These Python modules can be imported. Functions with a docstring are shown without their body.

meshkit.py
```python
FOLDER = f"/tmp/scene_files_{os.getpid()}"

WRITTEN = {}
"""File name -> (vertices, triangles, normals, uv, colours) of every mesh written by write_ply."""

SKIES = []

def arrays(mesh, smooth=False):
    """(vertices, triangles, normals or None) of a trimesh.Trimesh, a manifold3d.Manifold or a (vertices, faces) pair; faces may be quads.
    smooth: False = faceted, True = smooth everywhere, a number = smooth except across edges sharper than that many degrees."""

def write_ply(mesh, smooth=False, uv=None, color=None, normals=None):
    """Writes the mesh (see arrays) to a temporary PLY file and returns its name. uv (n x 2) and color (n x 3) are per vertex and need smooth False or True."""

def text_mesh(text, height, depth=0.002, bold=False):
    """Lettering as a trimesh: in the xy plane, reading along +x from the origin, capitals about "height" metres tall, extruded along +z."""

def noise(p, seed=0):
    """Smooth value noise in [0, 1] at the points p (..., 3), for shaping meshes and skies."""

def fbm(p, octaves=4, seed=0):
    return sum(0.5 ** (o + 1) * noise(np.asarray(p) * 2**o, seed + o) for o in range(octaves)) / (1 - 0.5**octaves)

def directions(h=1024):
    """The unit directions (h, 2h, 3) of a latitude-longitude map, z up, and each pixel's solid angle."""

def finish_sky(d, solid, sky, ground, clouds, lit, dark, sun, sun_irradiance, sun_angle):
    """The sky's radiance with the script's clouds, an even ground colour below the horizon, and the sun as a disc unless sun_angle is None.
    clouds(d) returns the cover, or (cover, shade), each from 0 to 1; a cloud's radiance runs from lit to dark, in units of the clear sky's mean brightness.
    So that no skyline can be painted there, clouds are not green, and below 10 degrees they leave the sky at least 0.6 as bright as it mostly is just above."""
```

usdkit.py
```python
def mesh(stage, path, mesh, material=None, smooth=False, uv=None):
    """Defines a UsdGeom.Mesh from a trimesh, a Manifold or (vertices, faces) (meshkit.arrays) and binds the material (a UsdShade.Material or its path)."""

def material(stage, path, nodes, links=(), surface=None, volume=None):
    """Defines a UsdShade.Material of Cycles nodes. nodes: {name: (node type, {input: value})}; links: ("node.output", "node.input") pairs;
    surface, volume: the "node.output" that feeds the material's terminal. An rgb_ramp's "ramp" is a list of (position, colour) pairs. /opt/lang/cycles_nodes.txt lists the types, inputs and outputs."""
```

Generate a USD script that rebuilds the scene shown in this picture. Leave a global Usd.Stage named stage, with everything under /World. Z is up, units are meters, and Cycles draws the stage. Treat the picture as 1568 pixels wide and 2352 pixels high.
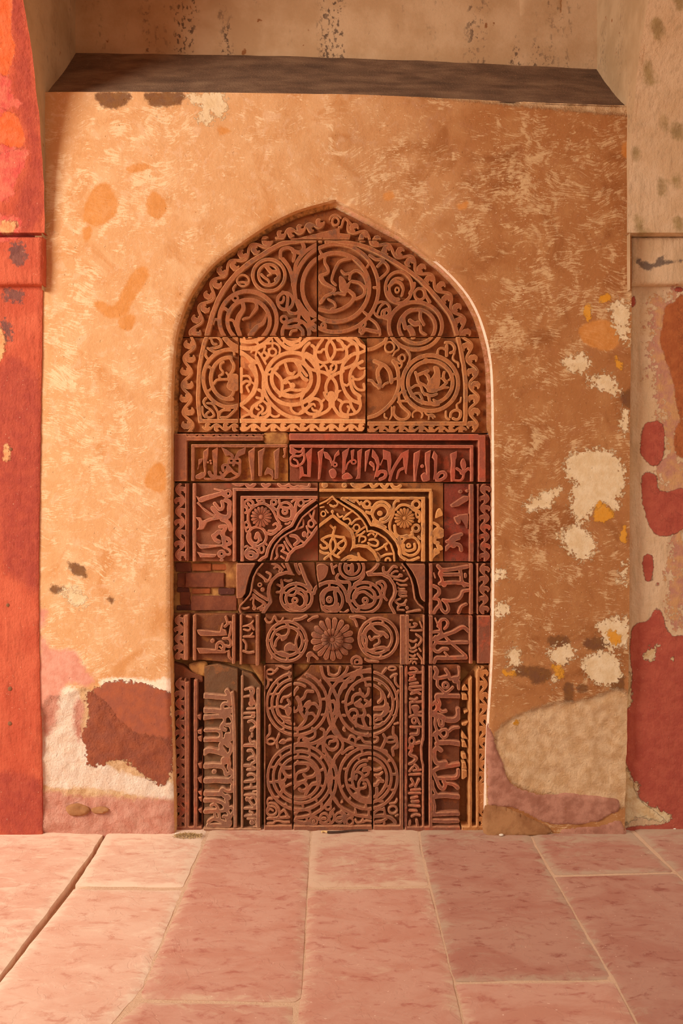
import math, random, re
import numpy as np
import shapely, trimesh, manifold3d
import shapely.geometry as sg
from shapely import affinity
from shapely.ops import unary_union
from scipy.spatial import Delaunay, cKDTree
import usdkit, meshkit
from pxr import Usd, UsdGeom, UsdLux, UsdShade, Gf, Sdf, Vt

random.seed(7)
RNG = np.random.default_rng(7)
stage = Usd.Stage.CreateInMemory()
UsdGeom.SetStageUpAxis(stage, UsdGeom.Tokens.z)
UsdGeom.SetStageMetersPerUnit(stage, 1.0)
W = UsdGeom.Xform.Define(stage, '/World')
stage.SetDefaultPrim(W.GetPrim())
UsdGeom.Scope.Define(stage, '/World/Looks')

# ------------------------------------------------------------------ camera, light, exposure
FPX = 2100.0            # focal length in pixels of the 1568 x 2352 frame
VX, VY = 776.0, 1140.0  # vanishing point of the wall normal in the photograph
EYE = 1.5               # eye height
D = FPX * EYE / 775.0   # distance to the plastered wall (its foot is at pixel row 1915)
cam = UsdGeom.Camera.Define(stage, '/World/camera')
cam.AddTranslateOp().Set(Gf.Vec3d(0, -D, EYE))
cam.AddRotateXOp().Set(90)
HA = 36.0
cam.CreateHorizontalApertureAttr(HA)
cam.CreateVerticalApertureAttr(HA * 1.5)
cam.CreateFocalLengthAttr(HA * FPX / 1568.0)
cam.CreateHorizontalApertureOffsetAttr((784.0 - VX) / 1568.0 * HA)
cam.CreateVerticalApertureOffsetAttr(-(1176.0 - VY) / 1568.0 * HA)
cam.CreateClippingRangeAttr(Gf.Vec2f(0.05, 200))
cam.CreateExposureAttr(-0.25)

def usd_light(kind, path, color, intensity, **kw):
    l = kind.Define(stage, path)
    l.CreateColorAttr(Gf.Vec3f(*color)); l.CreateIntensityAttr(intensity); l.CreateExposureAttr(-0.25)
    return l
# open sky of the courtyard behind the camera
dome = usd_light(UsdLux.DomeLight, '/World/sky_light', (1.0, 0.97, 0.92), 0.42)
# the bright sky seen through the open arcade, to the left behind the camera
arc = usd_light(UsdLux.RectLight, '/World/arcade_light', (1.0, 0.96, 0.89), 24.0)
arc.CreateWidthAttr(2.6); arc.CreateHeightAttr(2.2)
def aim(l, pos, to):
    z = Gf.Vec3d(*pos) - Gf.Vec3d(*to); z.Normalize()
    x = Gf.Cross(Gf.Vec3d(0, 0, 1), z); x.Normalize(); y = Gf.Cross(z, x)
    l.AddTransformOp().Set(Gf.Matrix4d(x[0], x[1], x[2], 0, y[0], y[1], y[2], 0, z[0], z[1], z[2], 0, pos[0], pos[1], pos[2], 1))
aim(arc, (-4.3, -3.7, 3.1), (0.0, 0, 0.9))

# ------------------------------------------------------------------ helpers
def PW(px, py, y=0.0):
    """Photograph pixel -> world point on the vertical plane at world y."""
    s = (D + y) / FPX
    return np.stack([(np.asarray(px, float) - VX) * s, np.full_like(np.asarray(px, float), y), EYE + (VY - np.asarray(py, float)) * s], -1)

def PF(px, py, z=0.0):
    """Photograph pixel -> world point on the floor at height z."""
    px, py = np.asarray(px, float), np.asarray(py, float)
    d = FPX * (EYE - z) / (py - VY)
    return np.stack([(px - VX) * d / FPX, d - D, np.full_like(px, z)], -1)

_names = {}
def numbered(parent, name):
    k = (parent, name); n = _names.get(k, 0); _names[k] = n + 1
    return name if n == 0 else '%s_%03d' % (name, n)

def path_of(parent, name):
    p = str(parent.GetPath()) if parent is not None else '/World'
    return p + '/' + numbered(p, name)

def tag(prim, label=None, cat=None, group=None, kind=None):
    for k, v in (('label', label), ('category', cat), ('group', group), ('kind', kind)):
        if v: prim.SetCustomDataByKey(k, v)
    return prim

def thing(name, label, cat, kind=None, group=None):
    x = UsdGeom.Xform.Define(stage, path_of(None, name)).GetPrim()
    return tag(x, label, cat, group, kind)

def obj(name, V, F, mat, parent=None, N=None, attrs=None, smooth=False):
    """One Mesh prim; attrs are float primvars per vertex."""
    V, F = np.asarray(V, float), np.asarray(F, int)
    if N is None and smooth is not False:
        V0 = V
        V, F, N = meshkit.arrays((V, F), smooth)
        if attrs and len(V) != len(V0):
            k = cKDTree(V0).query(V)[1]; attrs = {a: np.asarray(b)[k] for a, b in attrs.items()}
    p = path_of(parent, name)
    m = usdkit.mesh(stage, p, (V, F), mat)
    if N is not None:
        m.CreateNormalsAttr(Vt.Vec3fArray.FromNumpy(np.asarray(N, np.float32))); m.SetNormalsInterpolation('vertex')
    for k, a in (attrs or {}).items():
        UsdGeom.PrimvarsAPI(m).CreatePrimvar(k, Sdf.ValueTypeNames.FloatArray, 'vertex').Set(Vt.FloatArray.FromNumpy(np.asarray(a, np.float32)))
    return m.GetPrim()

def cat_meshes(ms):
    V, F, N, A, o = [], [], [], [], 0
    for v, f, n, a in ms:
        V.append(v); F.append(f + o); N.append(n); A.append(a); o += len(v)
    return np.concatenate(V), np.concatenate(F), np.concatenate(N), np.concatenate(A)

# ------------------------------------------------------------------ material graphs
class G:
    def __init__(self): self.n, self.l, self.k = {}, [], 0
    def node(self, kind, ins=None, **links):
        self.k += 1; name = 'n%d' % self.k
        ins = dict(ins or {})
        for key, val in links.items():
            if isinstance(val, str) and '.' in val: self.l.append((val, name + '.' + key))
            else: ins[key] = val
        self.n[name] = (kind, ins); return name
    def pos(self, scale=(1, 1, 1)):
        if not hasattr(self, '_p'): self._p = self.node('geometry') + '.position'
        if tuple(scale) == (1, 1, 1): return self._p
        return self.node('vector_math', {'math_type': 'multiply', 'vector2': scale}, vector1=self._p) + '.vector'
    def noise(self, scale, detail=4, rough=0.55, vec=None, dist=0.0):
        return self.node('noise_texture', dict(scale=scale, detail=detail, roughness=rough, distortion=dist), vector=vec or self.pos()) + '.fac'
    def math(self, op, a, b=0.5, c=None, clamp=False):
        kw = dict(value1=a, value2=b)
        if c is not None: kw['value3'] = c
        return self.node('math', {'math_type': op, 'use_clamp': clamp}, **kw) + '.value'
    def step(self, v, lo, hi, t0=0.0, t1=1.0):
        return self.node('map_range', {'range_type': 'smoothstep', 'from_min': lo, 'from_max': hi, 'to_min': t0, 'to_max': t1, 'clamp': True}, value=v) + '.result'
    def attr(self, name): return self.node('attribute', {'attribute': name}) + '.fac'
    def mix(self, fac, a, b, mode='mix'):
        return self.node('mix', {'mix_type': mode}, fac=fac, color1=a, color2=b) + '.color'
    def ramp(self, fac, stops): return self.node('rgb_ramp', {'ramp': stops}, fac=fac) + '.color'
    def finish(self, path, color, height=None, dist=0.004, rough=0.85, strength=1.0, spec=0.25):
        links = dict(base_color=color)
        if height is not None:
            links['normal'] = self.node('bump', {'distance': dist, 'strength': strength}, height=height) + '.normal'
        s = self.node('principled_bsdf', {'roughness': rough, 'specular_ior_level': spec, 'diffuse_roughness': 0.5}, **links)
        return usdkit.material(stage, '/World/Looks/' + path, self.n, self.l, surface=s + '.BSDF')

def lin(*c):
    """sRGB 0-255 -> linear."""
    c = np.array(c, float) / 255.0
    return tuple(np.where(c <= 0.04045, c / 12.92, ((c + 0.055) / 1.055) ** 2.4))

def fbm(x, y, scale, seed=0, octv=4):
    x = np.asarray(x, float); p = np.stack([x * scale, np.asarray(y, float) * scale, np.full_like(x, 3.7 + seed)], -1)
    return meshkit.fbm(p, octv, seed)

# ------------------------------------------------------------------ smooth outlines traced in photograph pixels
def catmull(P, closed=False, step=3.0):
    P = np.asarray(P, float)
    if len(P) < 3 and not closed: return P
    Q = np.vstack([P[-1:], P, P[:2]]) if closed else np.vstack([2 * P[0] - P[1], P, 2 * P[-1] - P[-2]])
    out, n = [], len(P) if closed else len(P) - 1
    for i in range(n):
        p0, p1, p2, p3 = Q[i:i + 4]
        k = max(2, int(np.linalg.norm((p2 - p1)[:2]) / step)); t = np.linspace(0, 1, k, endpoint=False)[:, None]
        out.append(0.5 * (2 * p1 + (p2 - p0) * t + (2 * p0 - 5 * p1 + 4 * p2 - p3) * t ** 2 + (3 * p1 - p0 - 3 * p2 + p3) * t ** 3))
    if not closed: out.append(P[-1:])
    return np.vstack(out)

def nums(s): return [float(v) for v in s.replace(',', ' ').split()]
def pairs(s): return np.array(nums(s)).reshape(-1, 2)

def blob(s): return sg.Polygon(catmull(pairs(s), True, 6.0)).buffer(0)

def sdf(poly, P, m=40.0):
    """Signed distance (positive inside) in pixels at the points P, clipped to +-m."""
    out = np.full(len(P), -m)
    if poly.is_empty: return out
    x0, y0, x1, y1 = poly.bounds
    k = np.nonzero((P[:, 0] > x0 - m) & (P[:, 0] < x1 + m) & (P[:, 1] > y0 - m) & (P[:, 1] < y1 + m))[0]
    if len(k) == 0: return out
    pts = shapely.points(P[k])
    shapely.prepare(poly); b = poly.boundary; shapely.prepare(b)
    d = shapely.distance(pts, b); ins = shapely.contains(poly, pts)
    out[k] = np.clip(np.where(ins, d, -d), -m, m)
    return out

def mask(polys, P, soft=40.0):
    """0..1 with 0.5 on the outline: polys is a text with one outline per line."""
    best = np.full(len(P), -soft)
    for line in polys.strip().splitlines():
        if line.strip(): best = np.maximum(best, sdf(blob(line), P, soft))
    return 0.5 + 0.5 * best / soft

def fill_mesh(poly, step, hole_step=None):
    """Triangulates a polygon (pixels) with an even scatter of inner points: (points, faces)."""
    pts = []
    for r in [poly.exterior] + list(poly.interiors):
        n = max(8, int(r.length / (hole_step or step))); pts.append(np.array([r.interpolate(t * r.length / n).coords[0] for t in range(n)]))
    x0, y0, x1, y1 = poly.bounds
    gx, gy = np.meshgrid(np.arange(x0, x1, step), np.arange(y0, y1, step)); g = np.stack([gx.ravel(), gy.ravel()], -1)
    g[:, 0] += (np.round((g[:, 1] - y0) / step) % 2) * step * 0.5
    g += RNG.uniform(-0.15, 0.15, g.shape) * step
    inn = poly.buffer(-step * 0.55); shapely.prepare(inn)
    g = g[shapely.contains(inn, shapely.points(g))]
    P = np.vstack(pts + [g]); T = Delaunay(P).simplices
    shapely.prepare(poly); c = P[T].mean(1); T = T[shapely.contains(poly, shapely.points(c))]
    a, b, c = P[T[:, 0]], P[T[:, 1]], P[T[:, 2]]
    ar = (b[:, 0] - a[:, 0]) * (c[:, 1] - a[:, 1]) - (b[:, 1] - a[:, 1]) * (c[:, 0] - a[:, 0])
    T = T[np.abs(ar) > 1e-6]; ar = ar[np.abs(ar) > 1e-6]
    T[ar > 0] = T[ar > 0][:, ::-1]       # pixel y runs down: this order faces the camera
    return P, T
# ------------------------------------------------------------------ wall materials
def plaster_wall():
    """Limewashed ochre plaster of the niche wall: brush streaks, whitewash, damp stains, bare red and rough mortar."""
    g = G(); p = g.pos()
    x = g.node('separate_xyz', vector=p)
    big = g.noise(1.6, 5, 0.6); mid = g.noise(7, 5, 0.6); fine = g.noise(60, 4, 0.6); grain = g.noise(260, 3, 0.6)
    side = g.step(g.math('multiply_add', g.math('subtract', big, 0.5), 1.3, x + '.x'), -0.35, 0.75)  # right side darker: its own ochre plus some shade mixed into the colour
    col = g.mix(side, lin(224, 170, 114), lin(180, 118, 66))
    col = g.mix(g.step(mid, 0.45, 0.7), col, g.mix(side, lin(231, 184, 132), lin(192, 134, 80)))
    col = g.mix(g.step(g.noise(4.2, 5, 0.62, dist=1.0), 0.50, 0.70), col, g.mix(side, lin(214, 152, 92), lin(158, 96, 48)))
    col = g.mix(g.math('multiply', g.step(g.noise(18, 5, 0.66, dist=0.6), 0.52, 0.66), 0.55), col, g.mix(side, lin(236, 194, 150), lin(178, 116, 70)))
    # brush streaks of pale wash: stretched noise in warped directions, gathered in fans
    warp = g.node('vector_math', {'math_type': 'multiply_add', 'vector2': (0.34, 0.34, 0.34)}, vector1=g.node('noise_texture', {'scale': 2.4, 'detail': 2}, vector=p) + '.color', vector3=p) + '.vector'
    sw = g.attr('streak')
    zone = g.noise(3.0, 4, 0.6)
    blotch = g.noise(13, 6, 0.68, dist=0.8)
    gain = g.math('multiply_add', g.math('subtract', blotch, 0.5), 1.0, g.math('multiply_add', sw, 0.060, g.math('multiply', g.math('subtract', zone, 0.5), 0.55)))
    def streak(rot, scl):
        v = g.node('mapping', {'rotation': (0, rot, 0), 'scale': scl}, vector=warp) + '.vector'
        return g.step(g.math('add', g.noise(1.0, 4, 0.68, vec=v), gain), 0.60, 0.74)
    s = g.math('maximum', streak(0.10, (24, 1, 170)), g.math('multiply', streak(0.95, (26, 1, 150)), 0.7))
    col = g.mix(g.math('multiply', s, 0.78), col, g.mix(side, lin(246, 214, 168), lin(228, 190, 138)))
    flecks = g.step(g.math('multiply_add', zone, 0.12, g.noise(110, 2, 0.5)), 0.745, 0.79)
    col = g.mix(g.math('multiply', flecks, 0.75), col, lin(252, 228, 188))
    height = g.math('multiply_add', fine, 0.35, g.math('multiply', mid, 0.8))
    height = g.math('multiply_add', grain, 0.10, height)
    edgeN = g.math('multiply_add', g.noise(52, 5, 0.68), 0.50, g.math('multiply', g.noise(12, 4, 0.6), 0.25))
    def layer(col, height, name, c1, c2, k=0.6, soft=0.03, up=0.0, amount=1.0, nz=edgeN):
        a = g.math('add', g.attr(name), g.math('multiply', g.math('subtract', nz, 0.375), k))
        f = g.step(a, 0.5 - soft, 0.5 + soft)
        if amount != 1.0: f = g.math('multiply', f, amount)
        col = g.mix(f, col, g.mix(g.step(g.noise(22, 4, 0.6), 0.35, 0.65), c1, c2))
        if up: height = g.math('multiply_add', f, up, height)
        return col, height, f
    col, height, _ = layer(col, height, 'stain', lin(214, 138, 58), lin(222, 150, 76), 0.35, 0.05, 0, 0.80)
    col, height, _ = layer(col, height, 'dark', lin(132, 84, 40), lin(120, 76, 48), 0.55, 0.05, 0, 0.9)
    col, height, _ = layer(col, height, 'wash', lin(238, 212, 170), lin(228, 196, 148), 2.0, 0.04, 0.2)
    col, height, f = layer(col, height, 'rough', lin(244, 204, 154), lin(228, 180, 126), 0.5, 0.10)
    rough_h = g.math('multiply', g.math('add', g.noise(85, 5, 0.7), g.noise(26, 4, 0.6)), 1.5)
    height = g.math('multiply_add', f, rough_h, height)
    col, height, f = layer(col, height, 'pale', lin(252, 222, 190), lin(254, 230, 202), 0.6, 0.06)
    col, height, f = layer(col, height, 'pink', lin(230, 168, 140), lin(220, 148, 120), 0.7, 0.10)
    col, height, f = layer(col, height, 'maroon', lin(164, 92, 66), lin(178, 98, 64), 1.0, 0.02, 0.8)
    col, height, f = layer(col, height, 'yellow', lin(224, 152, 40), lin(226, 160, 60), 0.8, 0.03, 0.2)
    pits = g.step(g.noise(44, 2, 0.5), 0.24, 0.30)
    height = g.math('multiply_add', pits, 0.25, height)
    return g.finish('ochre_plaster', col, height, 0.010, 0.9)

def pier_mat(name, base1, base2, layers, dark=None, scale=1.0, bump=0.010):
    g = G(); mid = g.noise(6, 5, 0.6); fine = g.noise(48, 5, 0.65)
    st = g.noise(1.0, 4, 0.6, vec=g.node('mapping', {'rotation': (0, 0.5, 0), 'scale': (50, 50, 9)}, vector=g.pos()) + '.vector')
    col = g.mix(g.step(mid, 0.35, 0.65), base1, base2)
    col = g.mix(g.math('multiply', g.step(st, 0.48, 0.70), 0.45), col, tuple(np.array(base2) * 0.72))
    height = g.math('multiply_add', fine, 0.7, g.math('multiply_add', mid, 0.6, g.math('multiply', st, 0.5)))
    edgeN = g.math('multiply_add', g.noise(60, 5, 0.65), 0.40, g.math('multiply', g.noise(14, 4, 0.6), 0.35))
    for nm, c1, c2, k, soft, up, amt in layers:
        a = g.math('add', g.attr(nm), g.math('multiply', g.math('subtract', edgeN, 0.375), k))
        f = g.step(a, 0.5 - soft, 0.5 + soft)
        if amt != 1: f = g.math('multiply', f, amt)
        col = g.mix(f, col, g.mix(g.step(g.noise(24, 4, 0.6), 0.35, 0.65), c1, c2))
        if up: height = g.math('multiply_add', f, up, height)
    col = g.mix(g.math('multiply', g.step(g.noise(130, 2, 0.5), 0.70, 0.77), 0.5), col, lin(236, 190, 150))
    return g.finish(name, col, height, bump, 0.88)

M = {}
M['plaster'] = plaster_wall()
M['red_pier'] = pier_mat('red_limewash', lin(212, 104, 70), lin(198, 88, 58), [
    ('deep', lin(182, 80, 58), lin(168, 70, 54), 0.9, 0.16, 0, 0.85),
    ('orange', lin(226, 104, 50), lin(232, 118, 70), 0.4, 0.03, 0.6, 1),
    ('rose', lin(214, 88, 74), lin(224, 120, 92), 0.8, 0.05, 0.3, 1),
    ('cream', lin(238, 178, 120), lin(226, 150, 96), 0.7, 0.04, -0.5, 1),
    ('soot', lin(120, 84, 74), lin(96, 70, 66), 1.4, 0.05, 0, 0.8)])
M['pale_pier'] = pier_mat('pale_limewash', lin(226, 192, 152), lin(216, 178, 134), [
    ('olive', lin(150, 118, 66), lin(168, 138, 84), 0.6, 0.10, 0, 0.8),
    ('speck', lin(188, 116, 96), lin(210, 150, 92), 3.4, 0.04, -0.2, 0.75),
    ('red', lin(190, 94, 70), lin(178, 82, 62), 0.35, 0.02, -0.9, 1),
    ('orange', lin(188, 108, 58), lin(174, 94, 50), 0.35, 0.03, -0.6, 1),
    ('cream', lin(232, 206, 160), lin(214, 176, 124), 1.0, 0.03, 0.8, 1),
    ('soot', lin(118, 96, 80), lin(104, 84, 72), 0.5, 0.04, 0, 0.9)])
def vault_mat(name, c1, c2, soot):
    g = G(); mid = g.noise(5, 5, 0.6); fine = g.noise(55, 4, 0.6)
    col = g.mix(g.step(mid, 0.35, 0.65), c1, c2)
    run = g.noise(1.0, 4, 0.62, vec=g.node('mapping', {'scale': (7, 7, 1.6)}, vector=g.pos()) + '.vector')
    dots = g.noise(1.0, 3, 0.6, vec=g.node('mapping', {'scale': (60, 60, 42)}, vector=g.pos()) + '.vector')
    f = g.math('multiply', g.step(run, 0.50, 0.66), g.step(dots, 0.52, 0.62))
    col = g.mix(g.math('multiply', f, soot), col, lin(84, 62, 50))
    col = g.mix(g.math('multiply', g.step(g.noise(16, 3, 0.5), 0.71, 0.75), 0.8), col, lin(150, 84, 30))
    return g.finish(name, col, g.math('multiply_add', fine, 0.5, mid), 0.004, 0.9)
M['upper'] = vault_mat('stained_whitewash', lin(218, 182, 140), lin(202, 162, 118), 0.8)
M['spandrel'] = vault_mat('grey_whitewash', lin(202, 166, 124), lin(184, 148, 106), 0.35)
def ledge_mat():
    g = G(); a = g.noise(5, 5, 0.6, vec=g.pos((1, 2, 2))); fine = g.noise(110, 4, 0.7)
    col = g.ramp(a, [(0.3, lin(100, 76, 58)), (0.5, lin(128, 98, 74)), (0.7, lin(156, 124, 94))])
    col = g.mix(g.step(g.noise(150, 2, 0.5), 0.66, 0.74), col, lin(196, 150, 108))
    return g.finish('dusty_ledge', col, g.math('add', fine, a), 0.006, 0.95)
M['ledge'] = ledge_mat()

# ------------------------------------------------------------------ the plastered wall with the arched opening
OPEN_L = pairs('400 1930 398 1800 395 1700 391 1560 389 1400 389.5 1290 391 1150 392.5 1027 392 925 395 848 400 779 413 728 433 680 459 639 487 603 540.5 565 594 527 665.5 487 715 471 752 461.5')
OPEN_R = pairs('769.5 456.5 790 467 819 482 877.5 514 928.6 542 972 575 1015 608 1048.5 641.5 1079 677 1102 720.6 1117 766.5 1127.5 810 1132.7 861 1134.5 950 1135 1027 1135.5 1200 1135 1400 1131 1540 1124 1650 1119 1750 1117 1840 1116 1930')
def soften(P, sg_=7):
    Q = np.vstack([2 * P[0] - P[30:0:-1], P, 2 * P[-1] - P[-2:-32:-1]]); k = np.exp(-0.5 * (np.arange(-20, 21) / sg_) ** 2); k /= k.sum()
    return np.stack([np.convolve(Q[:, i], k, 'same') for i in (0, 1)], -1)[30:-30]
OPEN = np.vstack([soften(catmull(OPEN_L, False, 4)), soften(catmull(OPEN_R, False, 4))])
open_poly = sg.Polygon(OPEN)
WOUT = pairs('80 211 300 211 560 213 820 217 1050 226 1250 234 1450 241 1450 700 1446 1000 1445 1400 1441 1700 1433 1930 1116 1930 400 1930 96 1930 91 1700 88 1400 88 1000 80 650')
wall_poly = sg.Polygon(WOUT).difference(open_poly.buffer(0.01)).buffer(0)
wall_poly = max(getattr(wall_poly, 'geoms', [wall_poly]), key=lambda q: q.area)
WP, WT = fill_mesh(wall_poly, 5.0, 4.0)

MASKS = dict(
 stain='''195 470 215 432 245 420 262 445 270 480 245 512 215 520 192 505
335 462 352 440 375 455 384 480 362 503 340 490
290 385 320 375 345 382 330 392 300 398
190 525 210 520 208 545 195 556
215 700 232 692 262 702 285 660 305 625 330 612 342 630 325 665 300 700 292 722 250 730
272 735 300 720 312 732 300 758 278 756
330 1110 345 1075 372 1062 382 1090 375 1130 345 1125
1330 755 1370 735 1415 745 1420 790 1390 805 1345 790
1050 470 1075 462 1070 480 1052 482
1430 330 1460 320 1455 360 1432 362
500 290 530 300 505 310
880 445 900 440 905 455 885 460''',
 dark='''220 213 298 213 292 238 262 250 230 242
335 213 420 213 415 236 372 246 342 238
1180 1530 1260 1535 1262 1560 1225 1572 1212 1555 1182 1552
1255 1465 1300 1462 1305 1482 1270 1488
1340 1470 1400 1460 1402 1485 1360 1495 1342 1485
1370 1500 1400 1510 1395 1530 1372 1522
1295 1570 1315 1575 1318 1625 1298 1620
1325 1572 1348 1575 1345 1590 1326 1588
1400 1560 1432 1550 1432 1590 1410 1595
1290 1505 1305 1510 1300 1530 1288 1525
1430 900 1455 895 1460 930 1440 940 1428 925
245 1375 262 1372 258 1386
118 1345 150 1350 142 1360 118 1362
155 1290 190 1300 200 1325 170 1320''',
 wash='''437 215 515 215 512 268 490 262 486 284 455 276 462 250 440 236
1308 1045 1360 1034 1412 1040 1432 1080 1436 1120 1405 1130 1428 1160 1400 1170 1372 1150 1352 1190 1325 1195 1310 1150 1320 1110 1300 1085
1205 1160 1250 1130 1285 1120 1275 1145 1250 1168 1215 1170
1290 1220 1330 1205 1362 1240 1355 1275 1330 1288 1302 1262
138 1354 165 1358 178 1352 196 1378 185 1391 168 1390 155 1372
1420 1335 1440 1290 1440 1340
1345 1120 1400 1105 1430 1130 1395 1160 1350 1160
1140 1395 1165 1385 1168 1410 1142 1415
1375 1430 1440 1418 1440 1475 1400 1490 1375 1455
1260 1495 1300 1480 1320 1500 1300 1520 1285 1560 1265 1570 1270 1530
1345 1510 1400 1500 1430 1540 1400 1575 1360 1565 1340 1545
1425 945 1442 940 1442 1000 1430 995
1165 1500 1192 1495 1188 1535 1170 1530
1140 1310 1158 1305 1155 1332 1142 1330
1290 830 1340 810 1355 840 1330 858
1350 870 1400 860 1420 900 1395 905
1398 705 1440 700 1445 790 1420 770''',
 rough='''95 1640 150 1600 210 1590 300 1680 395 1720 402 1935 90 1935
1140 1690 1180 1650 1260 1620 1340 1610 1445 1600 1450 1840 1300 1830 1200 1810 1150 1760
960 215 1450 238 1450 262 1100 232''',
 pale='''120 1590 165 1575 182 1600 175 1660 205 1720 260 1770 340 1790 395 1800 396 1838 300 1825 200 1812 100 1800 95 1690 118 1650
235 1560 290 1555 350 1562 385 1555 392 1590 362 1620 320 1590 260 1590 230 1575''',
 pink='''92 1470 120 1490 170 1495 190 1530 215 1560 200 1575 160 1570 138 1600 122 1670 92 1680
88 1400 110 1405 100 1440 90 1445
96 1825 180 1830 300 1835 400 1842 402 1935 90 1935
170 1620 190 1615 185 1700 172 1690''',
 maroon='''198 1600 240 1570 275 1562 340 1575 385 1590 394 1640 396 1760 372 1806 340 1790 310 1765 270 1745 205 1762 195 1720 185 1690 205 1650''',
 yellow='''1364 1175 1375 1153 1395 1160 1410 1185 1390 1198 1366 1195
1420 1240 1435 1205 1440 1245
1155 1540 1185 1545 1178 1556 1158 1550
1265 1525 1292 1530 1295 1555 1280 1560 1268 1540
1378 680 1402 676 1405 690 1380 695
1342 705 1354 700 1356 735 1346 740
1395 1450 1420 1455 1425 1475 1405 1480
1412 820 1430 840 1420 850
1180 1660 1192 1655 1190 1668''',
 streak='''1110 650 1250 640 1420 700 1440 830 1300 850 1180 820 1120 740
1160 1020 1440 1000 1440 1300 1180 1300
110 330 400 300 420 420 300 520 110 520
1000 260 1420 260 1430 620 1150 620 900 420
100 880 390 860 390 1320 100 1320
110 520 200 520 200 800 110 800''')
def wall_height(P, A):
    x, y = P[:, 0], P[:, 1]
    h = 0.006 * (fbm(x, y, 1 / 160, 1) - 0.5) + 0.004 * (fbm(x, y, 1 / 45, 2) - 0.5)
    r = np.clip((A['rough'] - 0.45) / 0.15, 0, 1)
    h += r * (-0.014 + 0.034 * (fbm(x, y, 1 / 45, 5) - 0.45) + 0.020 * (fbm(x, y, 1 / 16, 6, 5) - 0.5))
    h += 0.005 * np.clip((A['maroon'] - 0.45) / 0.1, 0, 1)
    h -= 0.003 * np.clip((A['wash'] - 0.45) / 0.1, 0, 1) * (fbm(x, y, 1 / 30, 8))
    lump = np.clip((y - 1795) / 40, 0, 1) * (x < 420)
    h += lump * (0.010 + 0.030 * (fbm(x * 0.5, y, 1 / 32, 9) - 0.5))
    return h
A = {k: mask(v, WP) for k, v in MASKS.items()}
h = wall_height(WP, A)
ob = sg.LineString(OPEN); edge_d = shapely.distance(shapely.points(WP), ob)
h = h * np.clip(edge_d / 12, 0.25, 1) - 0.010 * np.clip(1 - edge_d / 9, 0, 1) ** 2
V = PW(WP[:, 0], WP[:, 1], 0.0); V[:, 1] -= h
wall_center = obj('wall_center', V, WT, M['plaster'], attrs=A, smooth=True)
tag(wall_center, 'ochre limewashed plaster wall pierced by the pointed arch niche', 'wall', kind='structure')

# the plastered reveal of the arch, slightly splayed, running back to the carved stones
def opening_inset(d):
    """The opening outline moved inward by d pixels, same number of points."""
    t = np.gradient(OPEN, axis=0); n = np.stack([-t[:, 1], t[:, 0]], -1); n /= np.linalg.norm(n, axis=1, keepdims=True)
    return OPEN + n * d        # the outline runs up the left side and down the right: this points inward
rings, RA = [], []
rim = np.interp(OPEN[:, 1], [470, 560, 800, 985, 1010], [20, 17, 18, 18, 9.5])[:, None]
for d, y in ((0, 0.009), (1.2, 0.013), (3.5, 0.026), (6.5, 0.050), (8.0, 0.062), (9.0, 0.066), (9.5, 0.16)):
    Q = opening_inset(d)
    if d >= 9.0: Q = OPEN + (Q - OPEN) / d * (rim + d - 9.0)
    jit = (fbm(OPEN[:, 0], OPEN[:, 1] + 40 * y, 1 / 22, 12)[:, None] - 0.5) * 2.0 * (d > 0)
    Q = Q + jit * (opening_inset(1) - OPEN); rings.append(PW(Q[:, 0], Q[:, 1], y)); RA.append(Q)
n = len(OPEN); V = np.vstack(rings); F = []
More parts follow.
